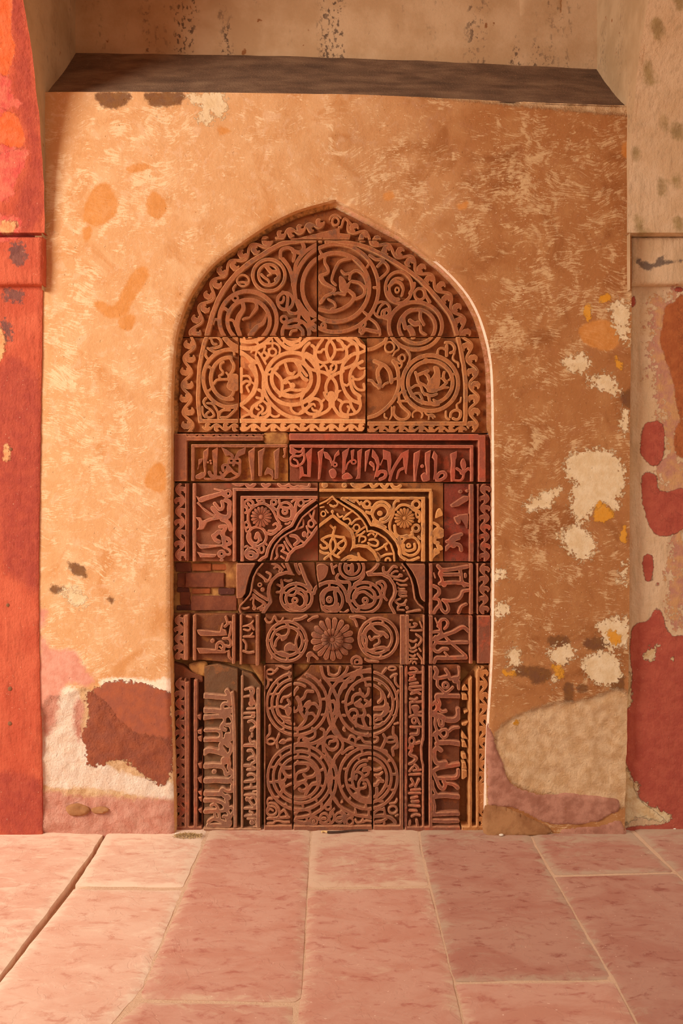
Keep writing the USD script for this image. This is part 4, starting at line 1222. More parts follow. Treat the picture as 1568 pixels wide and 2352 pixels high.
CARVE += r'''
@scroll
#F 0 0 1
o 682 1617 69.5 71.5 5.8
o 680 1617 56 58 5.8
o 679 1617 43 47 5.6 95 300
o 844 1615.5 68.5 73 5.8
o 848 1616 54.5 57 5.8
o 847 1616 38.5 43 5.6 -100 80
o 688 1785.6 73.5 74.4 5.9
o 688 1785 60.7 59.5 5.8
o 688 1786.5 46.5 48 5.8
o 845.3 1787 67 71 5.8
o 846.3 1786.5 52.2 56.2 5.8
o 847 1787 41.5 45 5.6 -90 90
o 838 1786 30 40 5 150 280
#F 595 1515 8.711
50: 1230 130 1290 330 1420 500 1500 650 1560 780
50: 1568 430 1430 620 1390 800 1360 900 1390 1200 1500 1450 1568 1500
50: 1500 650 1560 780 1568 1000 1500 1250 1330 1500 1280 1680 1290 1829
48: 1080 640 950 640 900 760 840 800
70: 760 760 800 820 830 930 850 1000
58: 690 700 710 640 770 560
p 930 860 1020 820 1050 900 970 960 880 940 850 990
48: 1040 880 1130 890 1180 960
44: 1000 940 950 1000 970 1060
44: 980 1080 1070 1080 1130 1160 1100 1230
46: 820 1030 880 1120 930 1190 870 1290 800 1360
60: 950 1080 930 1180
44: 690 960 700 1040 770 1010 800 930
44: 650 690 580 740 480 760 440 850
44: 570 800 620 890 540 940 520 980 420 940 360 950
p 520 960 640 960 640 1060 600 1120 540 1090
60>40: 360 1000 400 1110 520 1160 620 1170
40: 480 1320 500 1250 570 1220 620 1230
38: 340 440 380 490
38: 200 690 260 690
38: 160 980 230 980
38: 330 690 390 690
38: 280 950 360 960
38: 450 1420 490 1390
38: 770 1400 770 1500
38: 1060 1370 1120 1410
38: 1250 790 1320 790
38: 1250 1100 1320 1110
38: 960 340 980 300
38: 1200 500 1230 420
38: 1070 560 1090 520
38: 600 250 610 350
40: 320 240 370 180
o 220 250 75 48 34
40: 140 260 130 330 180 400 250 410
44: 180 400 180 500 140 570
42: 790 1640 800 1570 880 1550 1000 1600 1110 1540 1120 1440
40: 880 1600 990 1650
42: 1230 1380 1300 1420 1300 1500
58: 700 1710 850 1680 1000 1690 1150 1650 1290 1570
o 240 1640 80 58 32
44: 400 1500 350 1640 370 1760
p 390 1660 470 1590 550 1640 490 1690
44: 560 1620 640 1600
44: 210 1320 210 1480 140 1560 140 1650
44: 340 110 400 120 560 180 640 130
40: 1380 130 1400 280 1500 320 1568 290
44: 1250 130 1270 280 1350 380 1500 410 1568 400
42: 1300 1700 1330 1580 1450 1540 1550 1600
40: 1400 1690 1420 1640 1520 1620 1550 1560
42: 1330 1700 1400 1780 1500 1800 1568 1740
42: 1160 1740 1200 1680 1270 1670
40: 1420 840 1500 830 1530 920 1510 1080
36: 1420 1050 1450 1000
#F 755 1515 8.711
50: 860 200 600 240 300 340 110 520 20 700
50: 0 730 30 950 60 1150 100 1300 230 1540 300 1610
50: 90 600 150 720 190 850 190 1000 160 1150
48: 380 150 330 260 200 370 0 410
44: 0 290 120 320 200 270 230 150
40: 660 130 620 200 560 230
46: 800 580 780 690 700 740 640 670 620 600
50: 680 690 560 690 480 750 470 850
p 500 870 580 830 660 880 720 960 620 960 530 930
44: 640 800 590 840
44: 380 900 470 860
44: 390 1080 440 1010 540 1010 580 1090 540 1180 540 1330
44: 430 1190 490 1170 510 1130
58: 700 990 720 1080 680 1160 700 1260 750 1360
p 690 950 740 880 820 830 850 780 860 900 790 940
40: 720 810 780 840
44: 600 1130 650 1130
40: 770 1110 830 1150 830 1300
55: 1060 670 1060 790 990 860
80: 900 980 1030 980 1110 960 1160 900
60: 880 1180 930 1130 1050 1130 1150 1060 1190 960
44: 880 1180 900 1290 1010 1310 1080 1250
44: 960 1210 1050 1190
38: 270 850 330 850
38: 270 1110 330 1120
38: 470 560 490 600
38: 720 430 740 480
38: 1000 480 1030 500
38: 1190 750 1220 700
38: 1310 800 1370 770
38: 1210 1040 1260 1040
38: 1290 1120 1350 1120
38: 480 1380 490 1430
38: 790 1480 790 1530
44: 1080 270 1150 180
o 1270 180 75 34 30
40: 1240 360 1300 310 1360 290
44: 1330 320 1330 450 1390 540
o 1240 1610 95 48 34
44: 1090 1500 1130 1600 1060 1780
44: 1290 1350 1290 1500 1350 1550 1360 1700 1280 1790
38: 1390 1270 1310 1290
40: 880 1540 980 1560 970 1630 900 1660
40: 190 440 270 420 350 460 340 540 270 580
55: 270 570 210 690
42: 370 460 480 410 540 310 640 300 670 360
44: 460 330 480 380
40: 30 850 100 850 130 940 110 1040 80 1120 90 1230
36: 20 1050 50 1000
40: 320 1420 290 1390 310 1370
50: 300 1600 440 1660 600 1730 860 1750
40: 400 1600 440 1530 520 1560 530 1640
40: 560 1590 650 1560 700 1640 850 1670
42: 0 1540 120 1560 180 1650 160 1760 80 1810 0 1790
38: 20 1640 100 1620 140 1560
46: 110 1390 200 1540 270 1640 280 1720 250 1829
44: 1390 620 1360 700
#F 595 1705 8.711
50: 1290 0 1310 150 1450 400 1530 560 1540 760 1490 1020 1300 1290 1100 1430 900 1490 740 1510
50: 1500 380 1410 560 1385 750 1420 980 1560 1200
44: 780 400 690 460 700 600 720 760
50: 780 410 900 420 1020 440 1120 540 1160 660 1170 780
44: 700 780 760 620 850 580 940 560 990 510 970 460
50: 890 640 950 700 1080 680 1120 630
44: 950 700 930 760 830 790 700 820
55: 690 920 770 850 880 790 960 870 940 950 850 970 800 930
60: 930 1040 980 940 1060 840 1160 820
60: 480 500 560 510 660 500
54: 470 540 520 640 600 690 670 670
60: 400 760 480 810 490 920 430 1020
44: 530 690 510 760 420 760
40: 540 880 570 860 650 830
38: 400 230 430 270
38: 230 490 280 500
38: 200 790 250 800
38: 320 770 380 790
38: 330 1100 390 1100
38: 530 1250 560 1290
38: 410 430 440 460
38: 640 100 640 190
38: 700 90 700 200
38: 1000 100 1010 190
38: 1230 340 1270 280 1320 270
38: 990 330 1020 270
38: 1230 560 1280 540
38: 1240 860 1290 900
38: 1130 1130 1150 1170
38: 1000 1060 1020 1100
38: 870 1250 880 1290
38: 1230 1230 1260 1240 1240 1290
38: 1010 1360 1030 1440
38: 780 180 780 290
38: 770 370 770 420
o 250 1370 100 95 40
36: 180 1370 220 1330 280 1370
40: 190 1270 160 1190 190 1120 260 1130
40: 210 1210 330 1240 400 1350 390 1480 300 1540
40: 420 1410 500 1360 550 1440 570 1480
50: 170 1520 400 1510 600 1500
38: 170 1620 280 1620 320 1580 400 1570 500 1600 600 1600
o 1090 1570 75 75 36
o 1090 1575 30 30 26
38: 950 1520 980 1580 1020 1600
o 1300 1510 85 92 36
60: 1270 1510 1320 1520
38: 1020 1540 1100 1480 1200 1540
40: 1220 1600 1350 1640 1460 1600 1500 1500 1470 1400
o 1380 1290 58 58 34
60: 720 1560 800 1590 860 1600
36: 700 1420 760 1400 780 1370 880 1340 1000 1360
40: 740 780 700 820
36: 1420 740 1460 700 1510 720
40: 1440 1130 1420 1220 1360 1250
42: 1500 1330 1430 1400 1430 1480
60: 880 1620 960 1600 1000 1620
#F 755 1705 8.711
50: 0 290 90 420 150 560 155 760 110 1000 0 1200
50: 270 130 100 350 30 550 10 750 60 1050 250 1300 550 1450 850 1500
50: 480 100 380 130 270 220
44: 480 600 590 590 670 640 680 700 620 770 590 860 600 920
44: 500 610 500 720 410 750
40: 560 660 540 740
44: 700 680 780 640 790 560 720 560 680 570
44: 690 760 760 750 810 850 830 950 830 1100
40: 690 830 740 830 730 900 670 920
46: 370 860 450 880 560 950 640 920
p 530 930 620 930 600 1050 560 1000
50: 590 1020 640 1090 750 1130 850 1130
44: 490 1060 540 1030 590 1040
54: 700 520 780 500 830 530
44: 560 560 640 470 740 440
50: 880 540 960 560 1050 530
44: 920 660 1000 660 1070 600
60: 890 860 960 850 1000 780 1080 780
60: 960 930 960 1010 950 1100
44: 960 700 1030 720 1040 760
38: 240 910 290 870
38: 300 530 360 540
38: 570 290 600 330
38: 350 250 380 290
38: 650 140 670 190
38: 400 1150 430 1120
38: 250 1200 270 1190
38: 740 1240 740 1290
38: 530 1350 540 1430
38: 800 1340 800 1460
38: 1280 640 1340 640
38: 1250 950 1310 960
38: 1190 380 1220 370
38: 1150 870 1200 880
38: 1000 1170 1080 1180
38: 870 1170 880 1230
o 210 1500 88 92 36
60: 180 1510 250 1500
o 420 1580 68 72 34
o 60 1510 50 90 32
38: 530 1540 560 1600 650 1600 680 1540
40: 680 1600 740 1570 850 1580
o 1280 1350 85 75 38
40: 900 1410 1000 1340 1080 1340
56: 910 1480 1100 1470 1250 1520 1330 1600
44: 930 1590 1050 1580 1150 1530
40: 1100 1310 1120 1430
40: 1220 1220 1330 1210 1360 1140
38: 1110 1600 1100 1650
50: 1370 0 1370 100 1280 130 1290 260
40: 860 100 930 110
40: 900 1430 880 1560 900 1640
40: 250 1380 330 1450 310 1600
40: 320 1500 400 1450 480 1480
60: 1100 170 1150 190
40: 1340 1470 1380 1450
@inscription
#F 395 985 5.6
P 400 290 470 235 465 330 435 470 440 580 420 620 360 650 300 640 300 600 380 555 410 560 400 420
P 515 280 590 235 580 380 575 600 540 620 530 480
P 630 235 700 265 790 330 800 370 775 375 740 340 690 350 660 290
P 800 375 850 280 950 235 935 320 870 350 820 390
P 980 290 1065 235 1055 420 1055 660 1020 660 1000 500 985 380
P 1105 290 1200 235 1170 350 1155 610 1110 610 1110 450
P 1305 290 1385 235 1375 340 1365 640 1315 650 1320 480 1310 380
P 1190 600 1190 560 1225 490 1300 530 1310 620 1290 660 1280 600 1240 575
P 340 390 400 380 385 420 350 460 330 530 340 450
28: 730 440 730 400 760 380 800 400 840 380 875 400 870 440 830 440 800 420 770 440 735 430
30: 870 440 870 560 840 610 740 650 630 640
30: 800 440 790 470
36: 660 540 650 480 690 460 720 480 700 530
36: 720 480 790 560 850 590
44: 480 560 500 600 560 620 640 620 700 560 760 530
30: 620 560 640 590
d 460 430 16
d 492 410 16
d 500 442 16
P 1420 350 1440 330 1425 250 1470 240 1470 290 1455 370 1430 375
26: 560 640 480 645 420 640
#F 655 985 5.6
32: 70 240 150 290 210 290 230 250 235 310 180 350 100 350 60 400 80 460 150 480 210 450 245 390 240 320
26: 110 390 150 410 170 460
P 60 250 150 300 110 340 50 310
P 260 320 345 240 335 420 325 620 220 610 180 650 190 560 180 490 225 480 240 580 280 590 285 430
P 415 300 500 240 480 330 460 560 445 650 420 655 430 420
P 490 290 540 300 590 370 610 430 580 450 570 400 510 375
P 630 340 690 265 700 330 650 360 630 430 590 490 590 450 620 400
o 640 460 25 25 22
P 730 300 825 240 800 340 780 400 770 560 730 590 735 400
P 840 280 890 260 875 400 850 400
o 880 425 30 25 22
22: 780 520 800 450 840 410
P 925 290 990 250 975 400 965 640 900 650 930 590 930 420
P 1025 290 1095 255 1060 400 1035 550 1020 550
P 1120 260 1150 290 1200 370 1215 460 1180 580 1140 650 1160 560 1175 460 1150 390 1110 360
p 1075 450 1095 410 1145 450 1140 490 1120 490
24: 1140 480 1140 530
P 1255 265 1350 300 1365 420 1350 560 1330 600 1310 400 1260 390 1225 480 1215 460 1260 370
44: 1180 600 1220 550 1290 560 1280 620 1220 650
p 560 540 620 510 660 560 640 630 590 630
p 730 600 800 560 870 630 800 650 740 650
#F 850 985 5.6
P 415 305 495 265 490 360 465 590 450 560 425 440
44>36: 415 330 340 440 280 550 250 660
40>20: 420 510 370 540 340 640
P 560 310 645 270 630 390 600 560 590 680 560 680 555 420
P 705 305 780 270 765 400 765 660 715 680 720 560 705 440
d 668 480 24
p 650 600 710 560 720 670 680 680
P 790 370 820 280 865 340 855 580 820 660 815 640 835 440 810 385
44: 850 640 890 570 950 560 970 600 940 640 860 670
P 1030 320 1115 285 1110 370 1095 400 1085 660 1040 690 1030 560 1045 440
p 1160 440 1195 380 1230 440 1225 510 1190 530
36: 1110 510 1160 540 1200 560 1260 510 1290 530
26: 1210 560 1190 640 1150 665 1090 660
d 1185 560 34
#F 395 1100 9.22
84>120: 1130 280 900 350 700 410 620 440
o 1190 310 58 62 64
60: 1080 340 1130 370
P 500 360 560 380 600 480 570 490 530 400
P 520 510 555 480 640 590 850 740 1000 800 1180 800 1100 850 950 860 880 800 700 690
76: 900 520 1010 650 1075 600 1060 480
96: 1140 450 1220 500 1210 620 1220 720 1170 810 1000 770 860 620
P 500 810 600 820 640 890 800 820 960 820 980 860 850 880 740 920 660 1070 520 1080 570 1020 570 900
90: 1060 860 1150 890 1220 970 1240 1070
80: 1020 1010 1140 1010 1110 1080 1080 1130 1080 1200
90: 900 1200 1000 1120 1080 1200 1100 1330
80: 870 1200 920 1290 1000 1330
80: 1090 1230 1200 1280 1230 1360 1160 1390 1100 1370
P 510 1340 600 1390 1000 1400 1150 1370 1180 1440 1120 1490 1040 1430 620 1480 580 1460
P 520 1540 640 1580 950 1600 900 1660 600 1660 570 1600
o 1050 1590 60 60 66
46: 1160 1470 1230 1520 1220 1600 1140 1600
d 1050 1720 40
40: 900 210 1000 240 1080 240
#F 535 1100 7.467
40: 760 1140 740 1240 760 1330 720 1370
40: 760 1150 850 1140 870 1200 830 1240
40: 900 1000 950 1100 1020 1190
40: 880 1080 960 1230
64: 990 970 1080 990 1130 1060 1060 1130
40: 860 1250 940 1290
o 1340 770 50 60 36
40: 1300 590 1360 680 1420 760
36: 1390 540 1370 660
30: 1200 700 1210 790
36: 1100 860 1200 820
o 1220 950 30 40 26
36: 1260 810 1300 900 1380 950
36: 1290 920 1270 1000
36: 1160 1060 1210 1090
34: 820 1330 880 1370
#F 725 1100 7.467
32: 200 420 290 340 380 420 320 480 240 440
d 285 560 30
d 265 460 24
d 325 465 24
o 130 600 40 45 26
30: 170 530 210 580
30: 80 490 140 480
26: 290 590 290 650
36: 370 600 400 660 460 640
36: 470 680 560 600 640 550
36: 610 780 690 700 780 680
32: 480 700 560 680 600 740 560 790
o 700 840 52 56 30
36: 620 850 650 900
36: 680 950 760 880 840 830
36: 660 1000 720 970 780 950 840 900
32: 740 1080 760 990 850 1000 850 1060 790 1090
36: 900 970 960 920 1000 960
40: 920 1050 1000 1040 1070 1080 1050 1150 960 1140 900 1100
36: 1020 1000 1060 940
40: 900 1150 1000 1230 1130 1180 1230 1110
36: 1050 1270 1090 1310 1090 1400
40: 1120 1340 1210 1300 1310 1290
36: 1180 1130 1220 1220
o 1240 1400 42 42 36
30: 480 500 490 540
#F 900 1100 6.533
P 870 390 1080 250 1150 260 1150 320 1000 410 900 430
P 980 540 1140 520 1150 590 1130 750 1060 620
60: 860 930 920 870 980 850 1040 830
60: 830 940 900 940 960 900 1000 890
60: 800 1060 860 1000 950 980 1020 1000 1040 1070
d 920 990 50
d 1030 190 30
d 1130 180 25
p 930 580 1010 560 1040 640 990 690
#F 535 1285 7.84
40: 440 260 530 320 590 380 620 400
40: 600 230 680 280 640 380
o 590 385 25 25 22
o 480 460 34 30 24
o 530 545 28 28 24
50: 370 560 470 640 620 730
54: 360 640 450 720 560 790 590 860 500 910
30: 310 730 340 690 370 700 360 800 390 870
o 380 880 25 30 24
40: 150 880 220 890 280 870
40: 440 890 500 860 530 830
40: 740 160 800 130 880 200
40: 700 80 800 110 890 190
o 850 210 25 28 22
30: 970 80 1000 200
36: 880 80 930 150
#F 860 1285 9.407
60: 190 170 200 270 290 290 340 230 420 150 480 170
50: 370 310 440 260 500 260
50: 300 330 380 370 520 380 550 330
o 580 350 28 28 24
44: 420 430 520 450 640 470 720 410
44: 480 510 560 560 700 560
44: 510 610 530 640 650 640
44: 500 690 600 690 690 700
54: 690 790 590 800 530 760 560 730 680 730
44: 440 900 560 850
44: 450 920 540 980 640 960 690 880
50: 500 1090 510 1030 570 990 660 990
o 705 1050 25 30 24
40: 500 1090 640 1100
50: 700 1150 850 1120 990 1100
d 585 185 30
d 640 245 26
50: 760 1400 760 1460 860 1460 910 1400 850 1390
36: 760 1310 820 1310
40: 780 1530 900 1540 1030 1530
50: 900 1620 1020 1720 940 1860
44: 740 1740 840 1780 910 1740
44: 740 1830 780 1920 880 1900 900 1830
44: 740 1960 830 2000 910 1950
44: 740 2060 850 2100 880 2060
40: 740 2150 920 2150
o 860 2250 40 44 36
50: 760 2290 740 2240 800 2190
50: 930 2040 1030 2180 1020 2300
40: 980 1350 1030 1480
44: 960 1920 1000 1980
#F 970 1285 9.224
84: 330 140 420 220 640 210 960 150
74: 790 200 820 320 830 430 890 560
80: 380 280 440 320 620 320 780 320
66: 360 310 420 450 360 520
84: 380 510 600 490 800 500 970 540
o 460 540 30 26 50
78: 230 560 340 620 350 720 270 790
70: 240 830 340 850 380 960 410 1060 490 1130 550 1060 520 950 440 860
70: 430 860 600 880 750 850 830 760 860 680 1000 650
80: 370 960 280 1060 230 1150
70: 930 950 830 1000 770 1130
p 880 300 930 290 940 380 890 400
36: 240 290 270 390
64: 330 1420 380 1300 480 1270 540 1340 520 1420 470 1470
62: 380 1300 380 1480 420 1580
84: 310 1680 480 1600 650 1540 860 1440 980 1520
66: 230 1540 350 1530 390 1570 310 1660
74: 230 1700 280 1640 290 1740 240 1840 260 1930 340 1960 430 1900 530 1900
74: 300 1760 500 1770 700 1760 960 1760
64: 500 1660 600 1760 760 1900 920 2040
84: 250 2180 300 2090 500 2090 920 2080
50: 470 1970 550 2060
40: 270 1250 370 1480
#F 395 1400 7.293
P 415 335 560 345 820 370 900 330 930 430 760 440 480 440 440 400
36: 820 370 850 240
o 860 355 20 20 28
50: 890 280 960 220 1000 250 970 420
P 410 640 540 655 760 665 870 690 940 690 900 730 460 735 440 690
54: 750 640 760 570 820 550 870 600 860 680
30: 800 620 830 650
44: 860 480 960 490 990 560 970 620 900 600
d 680 520 36
40: 960 430 960 490
44: 950 700 960 790 1000 830
40: 900 120 930 210
32: 1190 280 1250 270 1320 240 1360 190
32: 1200 330 1290 350 1320 290 1270 270
40: 1320 240 1370 330
36: 1200 450 1300 450 1370 450
26: 1320 430 1350 390
36: 1190 500 1240 570 1240 660
40: 1190 690 1280 720 1370 710
30: 1330 130 1250 110
#F 395 1520 7.127
P 395 870 470 865 465 960 430 930
P 410 1120 485 1110 480 1190 430 1180
P 415 1230 490 1220 480 1310 440 1290
84: 520 555 700 570 900 585
84: 520 790 700 800 900 820 970 790
84>70: 520 910 700 890 880 890
84>70: 900 480 940 560 940 700
60: 940 690 860 680 820 720 850 780 950 770
64: 880 880 950 880 1000 980 960 1040
50: 860 900 860 960 850 1000
70: 850 1000 810 1070 870 1110
60: 890 1030 950 1040 980 1120 970 1180 890 1180 880 1240
64: 550 1120 750 1120 800 1160 800 1240 760 1260
74: 530 1275 700 1270 950 1270 980 1180
o 910 1225 25 25 46
70: 800 1425 800 1350 860 1320 920 1370
60: 920 1310 970 1380 960 1440
44: 1200 450 1310 430 1340 480 1310 550
o 1300 470 25 25 26
36: 1175 570 1310 555
40: 1310 550 1330 640
o 1300 680 34 34 32
36: 1350 640 1370 750 1230 770
40: 1175 840 1350 840
40: 1175 915 1300 905
o 1330 890 25 25 30
48: 1250 980 1310 960 1370 1010 1390 1040
36: 1390 1040 1330 1080
o 1300 1110 25 25 26
40: 1310 1170 1310 1220
40: 1270 1240 1290 1310 1360 1310 1370 1400
44: 1180 1365 1350 1355
#F 395 1710 7.127
P 420 310 495 305 485 400 450 390
P 415 540 495 530 490 645 450 620
P 420 770 500 765 500 850 450 820
P 430 865 500 860 500 950 460 930
P 425 1060 510 1040 500 1130 460 1120
100>70: 530 130 600 90 720 110 830 150 920 170
d 860 260 66
60: 800 0 830 60 900 170 930 230
60: 960 0 970 80 930 170
84: 540 350 700 340 820 350
60: 820 350 870 420 880 480 950 460
60: 920 250 940 320 930 380 990 450 990 520 950 560
d 690 440 40
95: 550 590 700 580 920 590
60: 950 590 1000 630 980 680
60: 980 680 990 750 900 760 830 720 800 760 860 840 910 830 940 870 900 880
80: 540 800 700 800 790 800
80>60: 540 910 700 910 830 950 870 1010 860 1070 810 1080
80: 550 1090 700 1080 750 1080
50: 640 990 700 970 760 1050 770 1150 780 1240 720 1200 700 1140
54: 880 890 910 960 910 1040
54: 900 1060 970 1020 1010 1080 970 1160 930 1240
54: 880 1070 930 1120 920 1200
64: 600 1260 680 1210 780 1240 880 1280
54: 840 1180 880 1180 930 1280
70: 590 1320 750 1320 930 1320 950 1270
40: 1180 20 1340 20
44: 1240 100 1300 90 1340 150 1370 230
50: 1250 240 1320 210 1380 260 1310 310
50: 1180 340 1280 350 1360 390
44: 1235 410 1350 405
44: 1240 500 1300 480 1370 520 1350 590
50: 1190 605 1350 595
40: 1290 650 1300 690
44: 1190 715 1390 700
36: 1330 770 1390 760
44: 1190 825 1390 820
o 1230 890 25 30 26
40: 1250 900 1340 1000 1390 960 1350 860 1280 880
44: 1190 1040 1330 1040 1400 1030
36: 1270 1090 1320 1120
44: 1195 1165 1400 1150
44: 1240 1210 1310 1210 1370 1210 1380 1300
o 1310 1270 30 30 28
36: 1340 1340 1390 1340
#F 920 1515 7.127
74: 560 140 590 200 560 290
60: 560 300 640 300 740 280
60: 740 170 780 230 800 310 860 300 930 290
64: 960 120 970 200 960 280 890 310
50: 600 330 600 420 650 470 740 540 850 450
o 735 420 44 44 46
70: 880 350 950 370 960 470
74: 590 640 590 590 700 590 970 600
54: 600 620 640 720 620 800 680 850 740 840
54: 520 740 560 690 600 780 560 850 500 850
90: 500 890 640 920 740 980 880 990 950 920 945 820
50: 570 950 560 1050 590 1150 640 1220 700 1280 760 1240 750 1150 680 1150 640 1180
50: 620 980 640 1080 690 1080 690 990
50: 780 1180 860 1120 950 1110
60: 530 1230 580 1190 580 1280 620 1360
84: 620 1360 800 1355 970 1380
d 590 1380 40
64: 540 1490 590 1440 650 1480
44: 160 150 220 140 270 170
40: 120 220 230 210 350 205
36: 150 250 220 230 210 290 150 300
40: 140 340 240 320
40: 150 400 280 380
40: 140 450 340 435
40: 140 480 200 510 330 490
44: 170 560 260 530 320 560
40: 150 640 230 660 270 630
40: 150 700 350 690
36: 150 710 160 880
40: 190 770 260 760 290 790 250 870 340 860
40: 140 940 220 910 340 920
o 220 1000 34 44 36
40: 260 950 310 1050
40: 160 1100 250 1110 330 1100
44: 290 1110 280 1220 160 1220
o 180 1330 44 58 40
50: 240 1370 310 1350
44: 130 1450 200 1420
P 1000 440 1050 400 1105 500 1000 510
P 1000 560 1080 570 1095 660 1000 660
P 1030 840 1110 830 1040 890
P 995 1040 1110 1010 1060 1080 1000 1080
P 995 1270 1010 1170 1100 1300 995 1290
P 995 1330 1050 1330 1090 1440 995 1430
#F 920 1705 7.127
74: 540 130 600 90 660 130
74: 550 130 550 250 600 340 740 340
70: 520 470 620 420 780 390 960 360
60: 600 590 750 590 900 580 945 520 940 450
64: 540 500 590 620 640 730 700 760 730 680 700 640
50: 520 640 530 740 590 860
80: 510 890 700 870 940 890
45>70: 760 670 860 690 930 740
60: 530 950 550 1050 540 1150
70: 520 1180 700 1170 940 1165
70: 510 1280 700 1290 930 1285
50: 150 60 180 130 140 190 210 230 260 260 200 330 140 350
50: 230 370 280 420
40: 140 470 200 400
40: 210 460 330 450
40: 140 530 330 520
44: 170 600 210 680 150 720
44: 300 610 240 720
40: 170 780 320 770
40: 130 830 320 830
40: 170 910 270 890
44: 180 970 290 965
40: 130 1030 310 1045
40: 140 1110 260 1120
40: 180 1210 250 1180 310 1190
44: 150 1290 140 1350
44: 260 1270 280 1400
P 990 180 1060 180 1080 270 990 270
P 990 320 1060 320 1080 430 990 430
P 990 440 1080 450 1080 560 1020 610 990 600
'''
# ------------------------------------------------------------------ turning the traced strokes into relief
def arcpts(cx, cy, rx, ry, a0=0, a1=360):
    k = max(10, int(abs(a1 - a0) / 360 * 2 * math.pi * max(rx, ry) / 2.5)); t = np.radians(np.linspace(a0, a1, k))
    return np.stack([cx + rx * np.cos(t), cy + ry * np.sin(t)], -1)

def stroke(P, w0, w1=None, w2=None):
    if w1 is None: return sg.LineString(P).buffer(w0 / 2, quad_segs=5)
    L = np.concatenate([[0], np.cumsum(np.linalg.norm(np.diff(P, axis=0), axis=1))]); t = L / max(L[-1], 1e-9)
    w = np.interp(t, [0, 1], [w0, w1]) if w2 is None else np.interp(t, [0, 0.5, 1], [w0, w1, w2])
    c = [sg.Point(*p).buffer(max(r, 0.6) / 2, quad_segs=4) for p, r in zip(P, w)]
    return unary_union([sg.MultiPolygon([a, b]).convex_hull for a, b in zip(c[:-1], c[1:])])

def parse(text):
    layers, cur, fr = {}, None, (0, 0, 1)
    for line in text.strip().splitlines():
        line = line.strip()
        if not line or line.startswith('# '): continue
        if line[0] == '@': cur = layers.setdefault(line[1:], []); continue
        if line[:2] == '#F': fr = nums(line[2:]); continue
        x0, y0, s = fr
        T = lambda q: np.asarray(q, float) / s + [x0, y0]
        if ':' in line:
            w, p = line.split(':'); sharp = w[0] == '/'
            ws = [float(v) / s for v in w.lstrip('/').split('>')]; P = T(pairs(p))
            cur.append(stroke(P if sharp and len(ws) == 1 else catmull(P), *ws) if not sharp else sg.LineString(P).buffer(ws[0] / 2, join_style=2, cap_style=2))
        else:
            k, v = line[0], nums(line[1:])
            if k == 'o':
                c = T(v[:2]); a = v[5:] or [0, 360]
                cur.append(stroke(arcpts(c[0], c[1], v[2] / s, v[3] / s, *a), v[4] / s))
            elif k == 'd': cur.append(sg.Point(*T(v[:2])).buffer(v[2] / s, quad_segs=6))
            elif k == 'b': a, b = T(v[:2]), T(v[2:]); cur.append(sg.box(min(a[0], b[0]), min(a[1], b[1]), max(a[0], b[0]), max(a[1], b[1])))
            elif k == 'p': cur.append(sg.Polygon(catmull(T(np.array(v).reshape(-1, 2)), True)).buffer(0))
            elif k == 'P': cur.append(sg.Polygon(T(np.array(v).reshape(-1, 2))).buffer(0))
    return layers

def guilloche(P, amp, period, w, phase=0.0, edge=None):
    w = w * 1.3
    """A running vine along the path P: an S-stem with a curl and a leaf in every bend."""
    P = catmull(np.asarray(P, float), False, 1.5); L = np.concatenate([[0], np.cumsum(np.linalg.norm(np.diff(P, axis=0), axis=1))])
    n_ = max(2, int(round(L[-1] / (period / 2)))); per = 2 * L[-1] / n_
    def at(s, off):
        s = np.clip(np.asarray(s, float), 0, L[-1]); x = np.interp(s, L, P[:, 0]); y = np.interp(s, L, P[:, 1])
        tx = np.interp(s + 1, L, P[:, 0]) - np.interp(s - 1, L, P[:, 0]); ty = np.interp(s + 1, L, P[:, 1]) - np.interp(s - 1, L, P[:, 1])
        m = np.maximum(np.hypot(tx, ty), 1e-9); return np.stack([x - ty / m * off, y + tx / m * off], -1)
    s = np.linspace(0, L[-1], int(L[-1] / 1.6)); out = [stroke(at(s, amp * 0.82 * np.sin(2 * math.pi * s / per + phase)), w)]
    for k in range(n_):
        sp = (k + 0.5) * per / 2 - phase / (2 * math.pi) * per; sg_ = 1 if k % 2 == 0 else -1
        t = np.linspace(0.15, 1.55, 16) * math.pi
        r = np.linspace(0.62, 0.34, 16) * amp
        c = at(sp, -sg_ * amp * 0.05)
        d = at(sp + 1, 0) - at(sp - 1, 0); d = d[0] if d.ndim > 1 else d; d = d / max(np.linalg.norm(d), 1e-9); nn = np.array([-d[1], d[0]]) * sg_
        q = c + (np.cos(t) * r)[:, None] * d + (np.sin(t) * r * 0.95 - 0.18 * amp)[:, None] * nn
        out.append(stroke(q, w * 1.0, w * 0.85, w * 1.3))
        out.append(sg.Polygon(catmull(np.array([c + nn * 0.28 * amp, c + d * 0.30 * amp, c - nn * 0.34 * amp + d * 0.08 * amp, c - d * 0.16 * amp]), True, 1.5)).buffer(0.3))
        q2 = np.array([c - nn * amp * 0.70 - d * per * 0.10, c - nn * amp * 0.98, c - nn * amp * 0.86 + d * per * 0.14])
        out.append(stroke(catmull(q2), w * 0.7, w * 1.3, w * 0.5))
    if edge:
        for o in edge: out.append(stroke(at(np.linspace(0, L[-1], max(4, int(L[-1] / 4))), o), 2.2))
    return out

